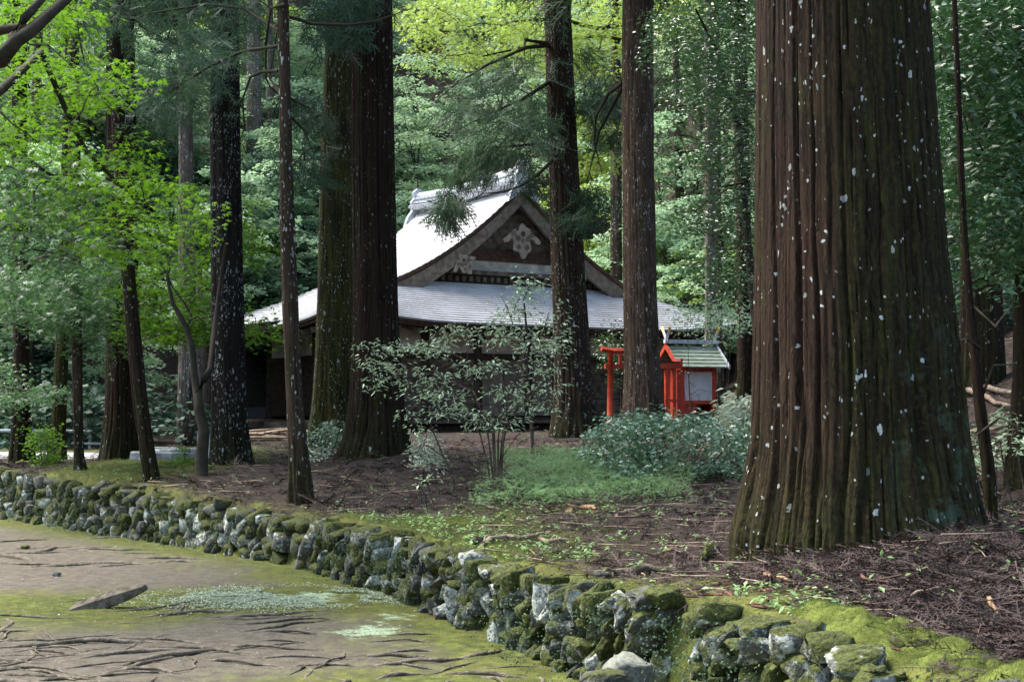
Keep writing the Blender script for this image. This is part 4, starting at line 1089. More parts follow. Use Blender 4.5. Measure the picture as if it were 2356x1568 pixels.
# C sunlit yellow maple at the top
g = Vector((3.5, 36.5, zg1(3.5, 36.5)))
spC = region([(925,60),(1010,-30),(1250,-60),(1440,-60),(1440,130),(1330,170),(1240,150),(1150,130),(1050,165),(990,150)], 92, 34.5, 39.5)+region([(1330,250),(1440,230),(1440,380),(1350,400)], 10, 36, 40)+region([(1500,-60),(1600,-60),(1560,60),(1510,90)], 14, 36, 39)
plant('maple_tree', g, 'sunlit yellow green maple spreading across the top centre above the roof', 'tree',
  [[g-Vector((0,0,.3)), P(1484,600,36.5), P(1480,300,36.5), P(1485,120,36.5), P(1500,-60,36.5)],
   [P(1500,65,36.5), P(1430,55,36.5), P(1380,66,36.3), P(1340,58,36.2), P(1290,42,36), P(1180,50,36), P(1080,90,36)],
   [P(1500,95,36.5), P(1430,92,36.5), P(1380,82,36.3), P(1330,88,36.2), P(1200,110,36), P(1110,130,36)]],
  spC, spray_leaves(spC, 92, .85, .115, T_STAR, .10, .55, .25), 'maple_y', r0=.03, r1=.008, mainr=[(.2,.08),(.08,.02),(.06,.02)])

# cedar sprays: hanging feathery branchlets
def hang(centres, n, rad, size, down=.9):
    C = np.array([tuple(c) for c in centres]); m = len(C); idx = np.repeat(np.arange(m), n); k = len(idx)
    outd = NR.normal(size=(m, 2)); outd /= np.linalg.norm(outd, axis=1, keepdims=True)
    Pn = C[idx]+NR.normal(size=(k, 3))*np.array([rad, rad, rad*.45])
    Fw = np.stack([outd[idx, 0]+NR.normal(size=k)*.6, outd[idx, 1]+NR.normal(size=k)*.6, -down+NR.normal(size=k)*.45], 1)
    Nm = rdir(k); b = NR.random(m)[idx]; sz = size*NR.uniform(.55, 1.2, k); rn = np.clip(.5*b+.5*NR.random(k), 0, 1)
    return [leaves('', Pn[q::4], Fw[q::4], Nm[q::4], sz[q::4], T_FEA[q], rn[q::4]) for q in range(4)]
def cedar_branch(tree, name, lines, sprays, leafparts, rr=(.05, .01), mat='cedar_near', r0=.015):
    e = tree[0]; base = Vector(e.location); own = [[] for _ in lines]
    def near(t, l): return min((t-p).length for a, b in zip(l, l[1:]) for p in (a, a.lerp(b, .5), b))
    for t in sprays: own[min(range(len(lines)), key=lambda k: near(t, lines[k]))].append(t)
    for l, mine in zip(lines, own):
        mb = MB(); nodes = []; n = len(l); mb.tube([p-base for p in l], [rr[0]+(rr[1]-rr[0])*i/(n-1) for i in range(n)], 6)
        for i in range(n-1):
            for q in range(5): nodes.append(l[i].lerp(l[i+1], q/5))
        if mine:
            tw = MB(); grow(tw, nodes, mine, r0, .003, sag=-.02); mb.add([Vector(v)-base for v in tw.V], tw.Fc)
        mb.build(name, M['branch'], e, smooth=True)
    if sprays:
        me = leaf_mesh('spray', leafparts); shift(me, base); link('spray', me, M[mat], e)
d = 31.5
sp = region([(1000,270),(1080,190),(1250,120),(1255,330),(1150,360),(1060,330)], 26, 30, 33)
cedar_branch(TREES['t3'], 'branch', [[P(1262,105,32.8), P(1210,110,d), P(1120,150,d), P(1040,200,d), P(1000,235,d)],
    [P(1262,190,32.8), P(1200,230,d), P(1130,260,d), P(1050,300,d)], [P(1258,100,32.6), P(1208,92,d), P(1206,130,d)]],
    sp, hang(sp, 30, .30, .50, .5), (.055, .012))
sp = region([(1030,395),(1060,350),(1150,330),(1260,350),(1265,420),(1200,400),(1130,410),(1080,420),(1045,470),(1010,500)], 24, 30, 32.5)+region([(1020,440),(1065,430),(1060,500),(1015,520)], 10, 31, 32)+region([(1195,400),(1225,400),(1220,440),(1198,440)], 2, 31, 32)
cedar_branch(TREES['t3'], 'branch', [[P(1270,370,32.7), P(1240,400,d), P(1205,425,d), P(1160,442,d), P(1110,445,d)],
    [P(1266,330,32.7), P(1200,335,d), P(1130,340,d), P(1075,372,d), P(1060,410,d)]],
    sp, hang(sp, 24, .15, .45, 1.3), (.045, .010), mat='cedar')
sp = region([(1330,420),(1365,430),(1360,520),(1330,500)], 8, 32, 33)+region([(1330,120),(1400,200),(1420,330),(1350,300)], 14, 32, 34)
cedar_branch(TREES['t2'], 'branch', [[P(1433,190,30), P(1400,215,30.5), P(1370,270,31), P(1368,330,31), P(1385,400,31)], [P(1433,200,30), P(1380,300,31.5), P(1350,420,32)]],
    sp, hang(sp, 34, .25, .5, .9), (.05, .010))
# bare crooked branches of the slender cedar and its dark upper foliage
def PL(l, d): return [P(u, v, d+k*.12) for k, (u, v) in enumerate(l)]
sp = region([(210,-60),(560,-60),(560,120),(470,150),(400,290),(290,220),(250,90)], 30, 14, 18.5)+region([(370,200),(440,150),(440,300),(400,300)], 4, 15, 18)
cedar_branch(TREES['t7'], 'branch', [PL([(640,106),(560,118),(487,150),(430,185),(382,217),(345,222)], 14.6), PL([(640,70),(560,20),(480,10),(350,30),(250,60)], 14.8), PL([(640,163),(600,166),(576,178),(558,228),(562,294),(552,325)], 14.6),
    PL([(655,10),(622,20),(612,100),(612,180),(620,198),(638,215)], 14.5), PL([(664,39),(720,55),(800,58),(860,50),(905,35),(935,22)], 14.4), PL([(645,215),(620,180),(640,60)], 14.7)],
    sp, hang(sp, 38, .22, .30, .35), (.020, .006), r0=.010)
sp = region([(745,-40),(830,-40),(850,60),(790,90),(740,60)], 9, 17, 18.2)
cedar_branch(TREES['t5'], 'branch', [PL([(815,-60),(800,0),(790,60),(775,90)], 18.2)], sp, hang(sp, 46, .20, .34, .5), (.03, .01))
sp = region([(672,330),(720,320),(730,380),(690,420),(670,400)], 4, 16, 18)+region([(665,215),(730,230),(735,310),(700,330)], 5, 18, 21)
cedar_branch(TREES['t7'], 'branch', [PL([(664,225),(690,238),(715,250)], 15), PL([(670,270),(700,300),(720,350)], 15.5)], sp, hang(sp, 36, .15, .3, 1.0), (.018, .006), mat='cedar')

# F camellia between the light trunk and the enormous cedar
g = Vector((4.75, 25.5, zg1(4.75, 25.5)))
spF = region([(1515,40),(1600,-60),(1740,-60),(1740,330),(1660,330),(1570,240),(1520,110)], 110, 23.5, 27)+region([(1590,300),(1740,300),(1740,690),(1690,690),(1620,600),(1600,440)], 60, 24, 27)+region([(1550,470),(1640,470),(1600,560)], 6, 24, 26)
plant('camellia_tree', g, 'dark glossy camellia tree against the left side of the enormous cedar', 'tree',
  [[g-Vector((0,0,.3)), P(1735,700,25.5), P(1715,500,25.5), P(1700,300,25.5), P(1650,120,25.5), P(1600,20,25.3)], [P(1715,420,25.5), P(1660,430,25.2), P(1610,480,25)]],
  spF, spray_leaves(spF, 85, .48, .085, T_OV, .30, .9, .2), 'camellia', r0=.018, mainr=[(.10,.02),(.03,.008)])
# G glossy broadleaf at the far right
g = Vector((6.2, 14.6, zg1(6.2, 14.6)))
spG = region([(2145,-60),(2420,-60),(2420,560),(2300,500),(2180,440),(2150,150)], 190, 11.8, 15.5)+region([(2165,420),(2420,520),(2400,640),(2230,640),(2175,520)], 46, 12.5, 16)
plant('camellia_tree', g, 'glossy leaved camellia right of the enormous cedar, filling the upper right', 'tree',
  [[g-Vector((0,0,.3)), P(2500,700,14.4), P(2420,300,14), P(2330,100,13.8)], [P(2480,600,14.3), P(2380,420,14), P(2260,360,13.7), P(2190,330,13.5)], [P(2440,300,14), P(2330,230,13.6), P(2220,200,13.4)]],
  spG, spray_leaves(spG, 62, .34, .092, T_OV, .30, .8, .2), 'camellia', r0=.014, mainr=[(.10,.03),(.04,.01),(.03,.01)])

# H the shrub in the middle, its leaf sheen painted as a pale colour
g = G(1140, 1130); dH = g.y
polyH = [(822,792),(880,775),(1000,760),(1090,750),(1200,740),(1285,800),(1290,900),(1270,990),(1180,1010),(1100,960),(1000,950),(930,960),(925,900),(860,870),(830,850)]
spH = []
for (ua, va, ub, vb, n) in ((825,795,1000,800,13),(835,835,980,850,11),(850,868,930,880,6),(930,800,1250,770,16),(1000,770,1120,745,8),(930,905,1100,900,12),(1100,905,1285,890,13),(935,935,1090,950,10),(1060,850,1280,840,12),(1060,960,1250,985,14),(1210,800,1285,790,7),(975,860,1120,850,8),(1180,930,1280,940,8)):
    for q in range(n):
        f = R.random(); spH.append(P(ua+(ub-ua)*f, va+(vb-va)*f+R.gauss(0, 9), dH+R.uniform(-.7, .9)))
stems = []
for (u0, *mids) in ((1136,(1120,1060),(1105,1000),(1060,900),(1040,850)), (1139,(1128,1040),(1120,980),(1090,900),(1000,860),(900,850)), (1142,(1138,1020),(1136,960),(1120,860),(1080,790)), (1145,(1146,1020),(1150,960),(1140,880),(1060,820),(980,800)),
      (1148,(1152,1040),(1160,960),(1180,900),(1200,830)), (1151,(1156,1030),(1172,960),(1230,900),(1270,880)), (1140,(1134,1000),(1110,930),(1000,900),(960,880)), (1150,(1158,1020),(1166,940),(1150,850),(1120,780)), (1146,(1150,1060),(1190,1000),(1240,980))):
    stems.append([Vector((P(u0,1130,dH).x, dH, g.z-.1))]+[P(a, c, dH+R.uniform(-.1, .25)*i) for i, (a, c) in enumerate(mids)])
lfH = spray_leaves(spH, 16, .20, .068, T_LANCE, .16, .35, .15)
plant('shrub', g, 'airy many stemmed shrub with pointed leaves painted pale for sheen in front of the hall', 'shrub', stems, spH, lfH, 'shrub', r0=.006, r1=.0015, woodmat='twig', mainr=[(.012, .004)]*len(stems))
g = G(1048, 1132); s2 = [[Vector((g.x, g.y, g.z-.1)), P(1040,1090,g.y), P(1020,1050,g.y), P(1000,1000,g.y), P(985,960,g.y)], [P(1020,1050,g.y), P(1000,1035,g.y), P(975,1020,g.y)]]
sp = region([(940,950),(1010,950),(1000,1010),(950,1000)], 7, g.y-.2, g.y+.3)
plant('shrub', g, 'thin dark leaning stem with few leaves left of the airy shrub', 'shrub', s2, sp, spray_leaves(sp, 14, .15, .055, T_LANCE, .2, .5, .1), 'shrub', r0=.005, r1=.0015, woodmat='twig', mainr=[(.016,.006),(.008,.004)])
g = G(1228, 1062); dI = g.y
spI = region([(1140,650),(1190,640),(1280,690),(1290,760),(1280,840),(1220,850),(1180,740),(1135,700)], 30, dI-.4, dI+.5)+region([(1205,630),(1250,630),(1240,670),(1205,660)], 5, dI, dI+.2)+region([(1100,740),(1180,730),(1170,780),(1110,780)], 8, dI-.2, dI+.2)
plant('camellia_shrub', g, 'tall upright sapling with shining oval leaves in front of the roof edge', 'shrub',
  [[Vector((g.x, g.y, g.z-.1)), P(1222,960,dI), P(1212,860,dI), P(1212,760,dI), P(1205,690,dI), P(1225,640,dI)], [P(1212,880,dI), P(1240,800,dI), P(1262,720,dI)], [P(1212,850,dI), P(1185,760,dI), P(1165,700,dI)]],
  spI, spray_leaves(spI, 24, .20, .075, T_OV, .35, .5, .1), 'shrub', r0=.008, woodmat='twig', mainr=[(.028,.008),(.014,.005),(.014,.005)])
# J big glossy bush before the torii, and neighbours
def bush(label, poly, n, d0, d1, per, rad, size, mat, T=T_OV, feet=None, name='evergreen_bush', cat='bush', group=None, flat=.3):
    sp = region(poly, n, d0, d1)
    sp = [s for s in sp if s.z > zg1(s.x, s.y)-.02] or sp
    cx = sum(s.x for s in sp)/len(sp); cy = sum(s.y for s in sp)/len(sp); g = Vector((cx, cy, zg1(cx, cy)))
    stems = []
    for k in range(max(3, n//7)):
        t = R.choice(sp); f = Vector((t.x*.6+cx*.4+R.uniform(-.15, .15), t.y*.6+cy*.4, 0)); f.z = zg1(f.x, f.y)-.08
        stems.append([f, f.lerp(t, .5)+Vector((R.uniform(-.05,.05), 0, .05)), t])
    return plant(name, g, label, cat, stems, sp, spray_leaves(sp, per, rad, size, T, flat, .55, .15), mat, r0=.006, r1=.002, woodmat='twig', mainr=[(.011, .004)]*len(stems), group=group)
dJ = G(1540, 1118).y
bush('broad dense bush of shining dark leaves left of the enormous cedar foot', [(1350,1030),(1400,975),(1470,950),(1560,960),(1640,960),(1725,990),(1735,1090),(1700,1118),(1560,1122),(1440,1110),(1370,1080)], 190, dJ+.2, dJ+2.6, 38, .20, .080, 'bush')
bush('small low bush at the right end of the green ground cover', [(1420,1060),(1500,1060),(1510,1135),(1430,1140)], 20, dJ-.6, dJ, 26, .13, .065, 'bush')
bush('pale striped bamboo grass clump left of the enormous cedar', [(1690,915),(1735,915),(1735,985),(1700,980),(1660,960)], 18, 19, 21, 30, .28, .18, 'whiteleaf', T_LANCE, name='bamboo_grass', cat='plant')
bush('leafy evergreen sapling screening the torii pillar', [(1380,745),(1440,745),(1440,850),(1400,930),(1385,850)], 26, 37.6, 39, 40, .34, .10, 'camellia', name='evergreen_sapling', cat='shrub')
bush('evergreen sapling leaning over the small shrine roof', [(1560,700),(1700,690),(1720,760),(1640,780),(1560,750)], 34, 33, 37, 44, .45, .10, 'maple_far', name='evergreen_sapling', cat='shrub')
bush('low shining shrub between the feet of the close pair', [(722,975),(790,970),(800,1020),(750,1060),(715,1030)], 26, 19.6, 21.5, 34, .16, .07, 'bush')
bush('light green weeds beside the flared mossy trunk foot', [(945,1010),(1000,1000),(1010,1060),(960,1080)], 16, 16.5, 18, 34, .16, .07, 'whiteleaf', T_LANCE, name='weed_clump', cat='plant')
bush('light green weeds left of the mossy trunk foot', [(700,1030),(740,1030),(740,1070),(705,1075)], 10, 17.5, 19, 30, .14, .07, 'whiteleaf', T_LANCE, name='weed_clump', cat='plant')
bush('bright green shrub at the foot of the far left trunk', [(75,985),(125,985),(150,1050),(130,1075),(70,1060)], 26, 21.0, 22.5, 44, .20, .06, 'maple', T_DIA, name='leafy_shrub', cat='shrub')
bush('small yellow green seedling on the moss behind the leaning trunk', [(405,1020),(430,1020),(432,1062),(405,1062)], 9, 19.5, 20.2, 22, .09, .055, 'maple', T_OV, name='seedling', cat='plant')
bush('low seedlings on the right part of the bright moss patch', [(385,1060),(430,1060),(430,1085),(385,1085)], 9, 18.4, 19.2, 22, .11, .045, 'maple', T_OV, name='seedling', cat='plant')
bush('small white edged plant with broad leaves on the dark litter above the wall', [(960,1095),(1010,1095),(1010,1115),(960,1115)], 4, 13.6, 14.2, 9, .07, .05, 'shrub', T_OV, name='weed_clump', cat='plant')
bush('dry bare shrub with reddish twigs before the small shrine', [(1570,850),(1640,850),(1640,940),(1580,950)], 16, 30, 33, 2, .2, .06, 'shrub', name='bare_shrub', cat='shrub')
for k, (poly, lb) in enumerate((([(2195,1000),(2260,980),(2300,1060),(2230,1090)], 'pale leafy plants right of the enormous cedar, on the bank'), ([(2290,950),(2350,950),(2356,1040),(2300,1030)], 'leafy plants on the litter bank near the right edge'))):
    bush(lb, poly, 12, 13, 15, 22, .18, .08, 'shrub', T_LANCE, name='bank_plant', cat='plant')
# K green ground cover
n = 16000
uu = NR.uniform(1040, 1440, n); vv = NR.uniform(1035, 1150, n)
gx = NR.uniform(-.75, 2.2, n); gy = NR.uniform(13.4, 20.5, n)
den = fbm(gx*1.2, gy*1.2, 77)+.35*np.exp(-((gx-.6-.04*(gy-15))/1.0)**2) - .25*(gx < -.4+.03*(gy-14))
kk = (den + NR.normal(size=n)*.09 > .66); gx, gy = gx[kk], gy[kk]; n = len(gx)
hh = (.05+.26*fbm(gx*2.2, gy*2.2, 78))*NR.random(n)**.6
Pn = np.stack([gx, gy, zg(gx, gy)+hh], 1)
mk = leaf_mesh('ground_cover', leaves('', Pn, rdir(n, .4), np.stack([NR.normal(size=n)*.5, NR.normal(size=n)*.5, np.ones(n)], 1), NR.uniform(.05, .10, n), T_FEA[1]))
tag(link('ground_cover', mk, M['fern']), 'patch of feathery bright green ground cover beside the shrub stems', 'ground cover', kind='stuff')
# ------------------------------------------------------------------ the wooded hillside: shared crowns, each tree a thing
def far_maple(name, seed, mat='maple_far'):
    r = random.Random(seed); H = r.uniform(6, 8.5); C = []
    mb = MB(); top = Vector((r.uniform(-.6, .6), r.uniform(-.6, .6), H*.8))
    mid = Vector((r.uniform(-.3, .3), r.uniform(-.3, .3), H*.4))
    mb.tube([(0, 0, -.6), mid, top], [.11, .08, .03], 7)
    tr = mb.mesh(name+'_trunk'); tr.materials.append(M['branch'])
    mb = MB()
    for k in range(46):
        z = H*(.22+.78*k/45); rad = 2.9*math.sin(math.pi*min(1, .18+.82*(1-k/45)**.7))**.7*r.uniform(.4, 1.0); a = r.uniform(0, 6.283)
        c = Vector((math.cos(a)*rad, math.sin(a)*rad, z)); C.append(c)
        if k % 2 == 0: mb.tube([(mid.lerp(top, max(0, min(1, k/45))))*.9, c*.6+Vector((0, 0, z*.36)), c], [.03, .02, .008], 4, False)
    bt = mb.mesh(name+'_limbs'); bt.materials.append(M['branch'])
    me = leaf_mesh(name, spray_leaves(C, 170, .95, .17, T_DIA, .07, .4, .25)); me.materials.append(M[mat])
    return tr, bt, me
def far_cedar(name, seed, h0=7, H=24):
    r = random.Random(seed); n = 14; nh = 16; V = []; rr0 = r.uniform(.22, .36)
    z = np.linspace(-.8, H, nh); th = np.linspace(0, 2*np.pi, n+1); TH, Z = np.meshgrid(th, z)
    rad = rr0*(1-.85*np.clip(Z/H, 0, 1))*(1+.35*np.exp(-np.maximum(Z, 0)/.6))
    V = np.stack([np.cos(TH)*rad+.15*np.sin(Z*.2+seed), np.sin(TH)*rad, Z], -1).reshape(-1, 3)
    i = (np.arange(nh-1)[:, None]*(n+1)+np.arange(n)[None]).ravel()
    me = mesh_np(name+'_trunk', V, np.stack([i, i+1, i+n+2, i+n+1], 1).ravel(), np.full(len(i), 4), {'hgt': Z.ravel()}, np.stack([TH*rr0, Z], -1).reshape(-1, 2))
    me.materials.append(M['bark_hill']); me.polygons.foreach_set('use_smooth', [True]*len(me.polygons))
    c, l = cedar_crown(name, H-h0, 2.5, 60, 24, seed, size=.75)
    return me, l, c, h0
def far_bush(name, seed, T=T_DIA, size=.13, mat='undergrowth'):
    r = random.Random(seed); C = [Vector((r.gauss(0, .7), r.gauss(0, .7), abs(r.gauss(.5, .4)))) for _ in range(26)]
    me = leaf_mesh(name, spray_leaves(C, 60, .45, size, T, .25, .6, .2)); me.materials.append(M[mat]); return me
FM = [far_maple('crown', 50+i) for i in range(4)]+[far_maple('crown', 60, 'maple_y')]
FC = [far_cedar('crown', 70+i, h0=(6, 8, 9)[i]) for i in range(3)]
FB = [far_bush('foliage', 80+i) for i in range(3)]
SEEN = [(-9e9, 30, 'at the left edge'), (30, 110, 'by the far left trunk'), (110, 170, 'behind the pale greenish trunk'), (170, 245, 'by the split thin trunk'),
  (245, 325, 'behind the broad dark cedar'), (325, 410, 'right of the broad dark cedar'), (410, 490, 'behind the grey weathered trunk'), (490, 560, 'behind the speckled trunk'), (560, 645, 'left of the slender cedar'),
  (645, 740, 'right of the slender cedar'), (740, 915, 'behind the close pair'), (915, 1060, 'above the left roof slope'), (1060, 1260, 'above the gable'), (1260, 1345, 'behind the gable trunk'),
  (1345, 1435, 'left of the light brown trunk'), (1435, 1515, 'behind the light brown trunk'), (1515, 1620, 'right of the light brown trunk'), (1620, 1735, 'behind the dark camellia'), (1735, 2200, 'behind the enormous cedar'), (2200, 2300, 'right of the enormous cedar'), (2300, 9e9, 'at the right edge')]
def whereis(p):
    u = 1178+p.x/p.y*F; w = [s for a, b, s in SEEN if a <= u < b][0]
    return u, w
def inhall(x, y):
    a = math.radians(32); dx, dy = x+5.2, y-40.85
    lx = dx*math.cos(a)+dy*math.sin(a); ly = -dx*math.sin(a)+dy*math.cos(a)
    return -5 < lx < 19.5 and -4 < ly < 15
placed = []
def scatter(n, ymin, ymax, sep, fn, xr=.50):
    k = 0; t = 0
    while k < n and t < n*60:
        t += 1; y = ymin+(ymax-ymin)*R.random()**.85; x = R.uniform(-xr, xr)*y
        y0 = float(np.interp(x, Y0X, Y0Y))
        if y < y0+1.0 or inhall(x, y) or (x > 4 and y < 34 and x < 9): continue
        if any((x-a)**2+(y-b)**2 < sep*sep for a, b in placed): continue
        placed.append((x, y)); k += 1; fn(x, y, y-y0)
usedlab = {}
def lab(base, p, up):
    u, w = whereis(p); h = 'low' if up < 12 else ('midway' if up < 28 else 'high')
    return '%s %s on the slope, %s' % (base, h, w)
def put_maple(x, y, up):
    k = R.choice((0, 1, 2, 3, 0, 1, 2, 3, 4)); tr, bt, me = FM[k]; s = R.uniform(.8, 1.35); z = zg1(x, y)
    p = Vector((x, y, z)); yel = k == 4
    e = empty('maple_tree', p, R.uniform(0, 6.28), lab('yellow green maple' if yel else 'pale green maple', p, up), 'tree', 'maples under the cedars on the hillside')
    for nm, m_ in (('trunk', tr), ('limbs', bt), ('crown', me)): add_obj(nm, m_, e, sc=(s, s, s*R.uniform(.85, 1.1)))
def put_cedar(x, y, up):
    tr, l, c, h0 = FC[R.randrange(3)]; s = R.uniform(.8, 1.25); z = zg1(x, y); p = Vector((x, y, z))
    e = empty('cedar_tree', p, R.uniform(0, 6.28), lab('tall straight cedar', p, up), 'tree', 'cedars on the hillside')
    add_obj('trunk', tr, e, sc=(s, s, 1)); add_obj('limbs', l, e, (0, 0, h0)); add_obj('crown', c, e, (0, 0, h0))
def put_bush(x, y, up):
    s = R.uniform(.7, 1.7); z = zg1(x, y); p = Vector((x, y, z))
    o = add_obj('undergrowth_shrub', R.choice(FB), None, p, (R.uniform(-.2, .2), R.uniform(-.2, .2), R.uniform(0, 6.28)), (s, s, s*R.uniform(.7, 1.2)))
    tag(o, lab('low dark green shrub', p, up), 'shrub', 'shrubs on the hillside litter')
scatter(30, 38, 118, 4.2, put_cedar, .46)
scatter(110, 44, 112, 2.3, put_maple, .44)
scatter(190, 18, 88, .9, put_bush, .50)
def scat2(n, x0, x1, y0, y1):
    for _ in range(n):
        x, y = R.uniform(x0, x1), R.uniform(y0, y1)
        if not inhall(x, y): put_bush(x, y, y-float(np.interp(x, Y0X, Y0Y)))
scat2(80, -24, -8.5, 38, 60); scat2(34, -14, -8, 44, 60); scat2(16, -30, -9, 35.5, 38); scat2(14, 8.8, 16, 24, 46)
for _ in range(14):
    x, y = R.uniform(-22, -8.5), R.uniform(40, 58)
    if not inhall(x, y): put_maple(x, y, y-40)
# a few placed where the photo shows them
for (u, v, d_, k, s) in ((960, 520, 62, 0, 1.0), (1050, 480, 64, 1, 1.1), (940, 440, 68, 2, 1.1), (1390, 560, 60, 3, 1.0), (1560, 560, 58, 0, 1.1), (1600, 480, 60, 2, 1.2), (1540, 380, 64, 1, 1.2), (1660, 620, 56, 3, 1.0), (590, 560, 60, 1, .9), (640, 500, 62, 2, 1.0), (700, 450, 64, 0, 1.0),
    (600, 400, 66, 3, 1.1), (690, 560, 58, 3, .8), (1580, 640, 54, 1, .8), (1520, 460, 62, 4, .9), (1375, 400, 66, 4, 1.0), (950, 330, 74, 3, 1.2), (720, 330, 72, 1, 1.1), (2250, 640, 40, 0, 1), (1390, 640, 58, 2, .8), (470, 560, 52, 1, .9)):
    p = P(u, v, d_); gz = zg1(p.x, p.y); p.z = gz
    e = empty('maple_tree', p, R.uniform(0, 6.28), lab('yellow green maple' if k == 4 else 'pale green maple', p, p.y-float(np.interp(p.x, Y0X, Y0Y))), 'tree', 'maples under the cedars on the hillside')
    for nm, m_ in zip(('trunk', 'limbs', 'crown'), FM[k]): add_obj(nm, m_, e, sc=(s, s, s))

# ------------------------------------------------------------------ roots breaking through the path
def root_network(label, items):
    cx = sum(i[0].x for i in items)/len(items); cy = sum(i[0].y for i in items)/len(items); b = Vector((cx, cy, 0))
    e = empty('root_network', b, 0, label, 'tree roots')
    for (p, L, ang, r, hump, curl) in items:
        n = 26; mb = MB(); pts = []; rr = []; a = ang; q = Vector((p.x-math.cos(ang)*L/2, p.y-math.sin(ang)*L/2, 0)); ph = R.uniform(0, 6.28)
        for i in range(n+1):
            f = i/n; env = math.sin(f*math.pi)**.6
            z = zg1(q.x, q.y)-r*1.1+env*r*(.75+.55*math.sin(f*7+ph))+hump*.6*math.exp(-((f-.5)/.16)**2)
            pts.append(Vector((q.x, q.y, z))-b); rr.append(r*(.30+.70*env*(1-.45*f))*(1+.16*math.sin(f*13+ph)))
            a += R.gauss(0, .16)+curl*.05; q = q+Vector((math.cos(a), math.sin(a), 0))*L/n
        mb.tube(pts, rr, 8); mb.build('root', M['root'], e, smooth=True)
def rts(poly, n, Lr, rr_, spread=.35):
    out = []; us = [p[0] for p in poly]; vs = [p[1] for p in poly]
    while len(out) < n:
        u, v = R.uniform(min(us), max(us)), R.uniform(min(vs), max(vs))
        if inpoly(u, v, poly):
            g = G(u, v)
            if g.x > xw(g.y)-.25: continue
            r = R.uniform(*rr_)*R.choice((.5, .7, 1, 1))
            out.append((g, R.uniform(*Lr)*(.6+.4*r/rr_[1]), R.gauss(0, spread)+R.choice((0, 0, 0, .5)), r, R.uniform(0, .035), R.uniform(-1, 1)))
    return out
root_network('gnarled bare roots winding over the dry soil at the lower left', rts([(-100,1400),(350,1370),(560,1370),(760,1420),(700,1480),(520,1568),(300,1640),(-100,1640)], 72, (.9, 2.4), (.008, .024)))
root_network('dark roots near the wall in the upper left part of the path', rts([(-100,1240),(250,1240),(420,1290),(400,1310),(-60,1300)], 18, (1.0, 2.4), (.020, .048), .2))
root_network('moss covered roots at the bottom centre beside the wall foot', rts([(760,1470),(900,1440),(1150,1480),(1330,1568),(1350,1640),(740,1640)], 34, (.5, 1.3), (.008, .020)))
# upturned slab of bark/root
g0 = G(165, 1402); g1 = P(335, 1348, g0.y+.10); base = Vector(g0)
mb = MB(); vs = []; n = 12
for i in range(n+1):
    f = i/n; c = Vector((g0.x, g0.y, g0.z)).lerp(g1, f); w = .085*math.sin(math.pi*(.12+.80*f))**.8+.006
    wob = R.uniform(-.006, .006); c = c-base
    vs += [(c.x, c.y-.045, c.z-w*.75+wob), (c.x-.01, c.y-.05, c.z+w*.10), (c.x-.015, c.y+.02, c.z+w*.55+wob), (c.x, c.y+.05, c.z-w*.1), (c.x+.01, c.y+.03, c.z-w*.8)]
for i in range(n):
    for a in range(5): mb.Fc.append((i*5+a, i*5+(a+1) % 5, i*5+5+(a+1) % 5, i*5+5+a)); mb.M.append(0)
mb.Fc += [(0, 1, 2, 3, 4), tuple(n*5+a for a in (4, 3, 2, 1, 0))]; mb.M += [0, 0]; mb.V = vs
o = link('broken_root', recalc(mb.mesh('broken_root')), M['root']); o.location = base
tag(o, 'tapering slab of dark wood sticking up from the rooty path at lower left', 'dead wood')

# ------------------------------------------------------------------ fallen wood on the terrace
def stick(pts, r, label, mat='deadwood', name='fallen_branch', cat='branch', group=None, r2=None, n=7):
    pts = [Vector(p) for p in pts]; b = pts[0].copy()
    fine = []
    for i in range(len(pts)-1):
        for q in range(3): fine.append(pts[i].lerp(pts[i+1], q/3)+Vector((R.gauss(0, r*.35), R.gauss(0, r*.3), R.gauss(0, r*.3))))
    fine.append(pts[-1]); k = len(fine); r2 = r2 or r*.4
    mb = MB(); mb.tube([p-b for p in fine], [(r+(r2-r)*i/(k-1))*R.uniform(.88, 1.12) for i in range(k)], n)
    o = mb.build(name, M[mat], smooth=True); o.location = b; return tag(o, label, cat, group)
def gp(l, up=.02): 
    return [G(u, v)+Vector((0, 0, up)) for u, v in l]
stick(gp([(1108,1258),(1135,1246),(1165,1240),(1200,1243),(1240,1236),(1262,1230)]), .024, 'long pale curved bare root lying on the litter above the wall', r2=.014)
stick(gp([(1248,1248),(1262,1255),(1285,1250),(1302,1248)]), .024, 'short pale curved root end right of the long one', r2=.018)
stick(gp([(1085,1253),(1100,1250),(1128,1240)]), .030, 'moss covered branch piece left of the pale curved root', 'mossblade' if False else 'root', r2=.02)
stick(gp([(1305,1178),(1335,1168),(1372,1180)], .02), .045, 'orange brown rotten log end on the litter beside the ground cover', 'freshwood', 'rotten_log', 'log', r2=.02)
stick(gp([(1418,1190),(1460,1180),(1505,1165)], .03), .018, 'light brown broken branch on the litter before the bush', 'deadwood')
stick(gp([(1095,1168),(1120,1172),(1150,1178)], .03), .022, 'dark bark covered stick on the moss near the ground cover', 'root')
for (l, lb) in (([(2205,880),(2260,900),(2310,915),(2356,925)], 'pale fallen trunk crossing the litter bank at the right edge'), ([(2215,905),(2270,930),(2330,950)], 'thin fallen pole under the pale fallen trunk on the bank'), ([(2200,862),(2230,858),(2262,860)], 'short grey log highest on the right bank'), ([(2220,1010),(2290,1000),(2356,985)], 'pale fallen pole low on the right bank')):
    stick(gp(l, .08), .055 if 'trunk' in lb or 'log' in lb else .03, lb, 'deadwood', 'fallen_pole', 'log')
stick([P(1200,1130,30), P(1290,1130,30)] if False else gp([(1590,942),(1640,950),(1700,950)], .12), .07, 'mossy fallen log lying in front of the small shrine', 'root', 'fallen_pole', 'log')
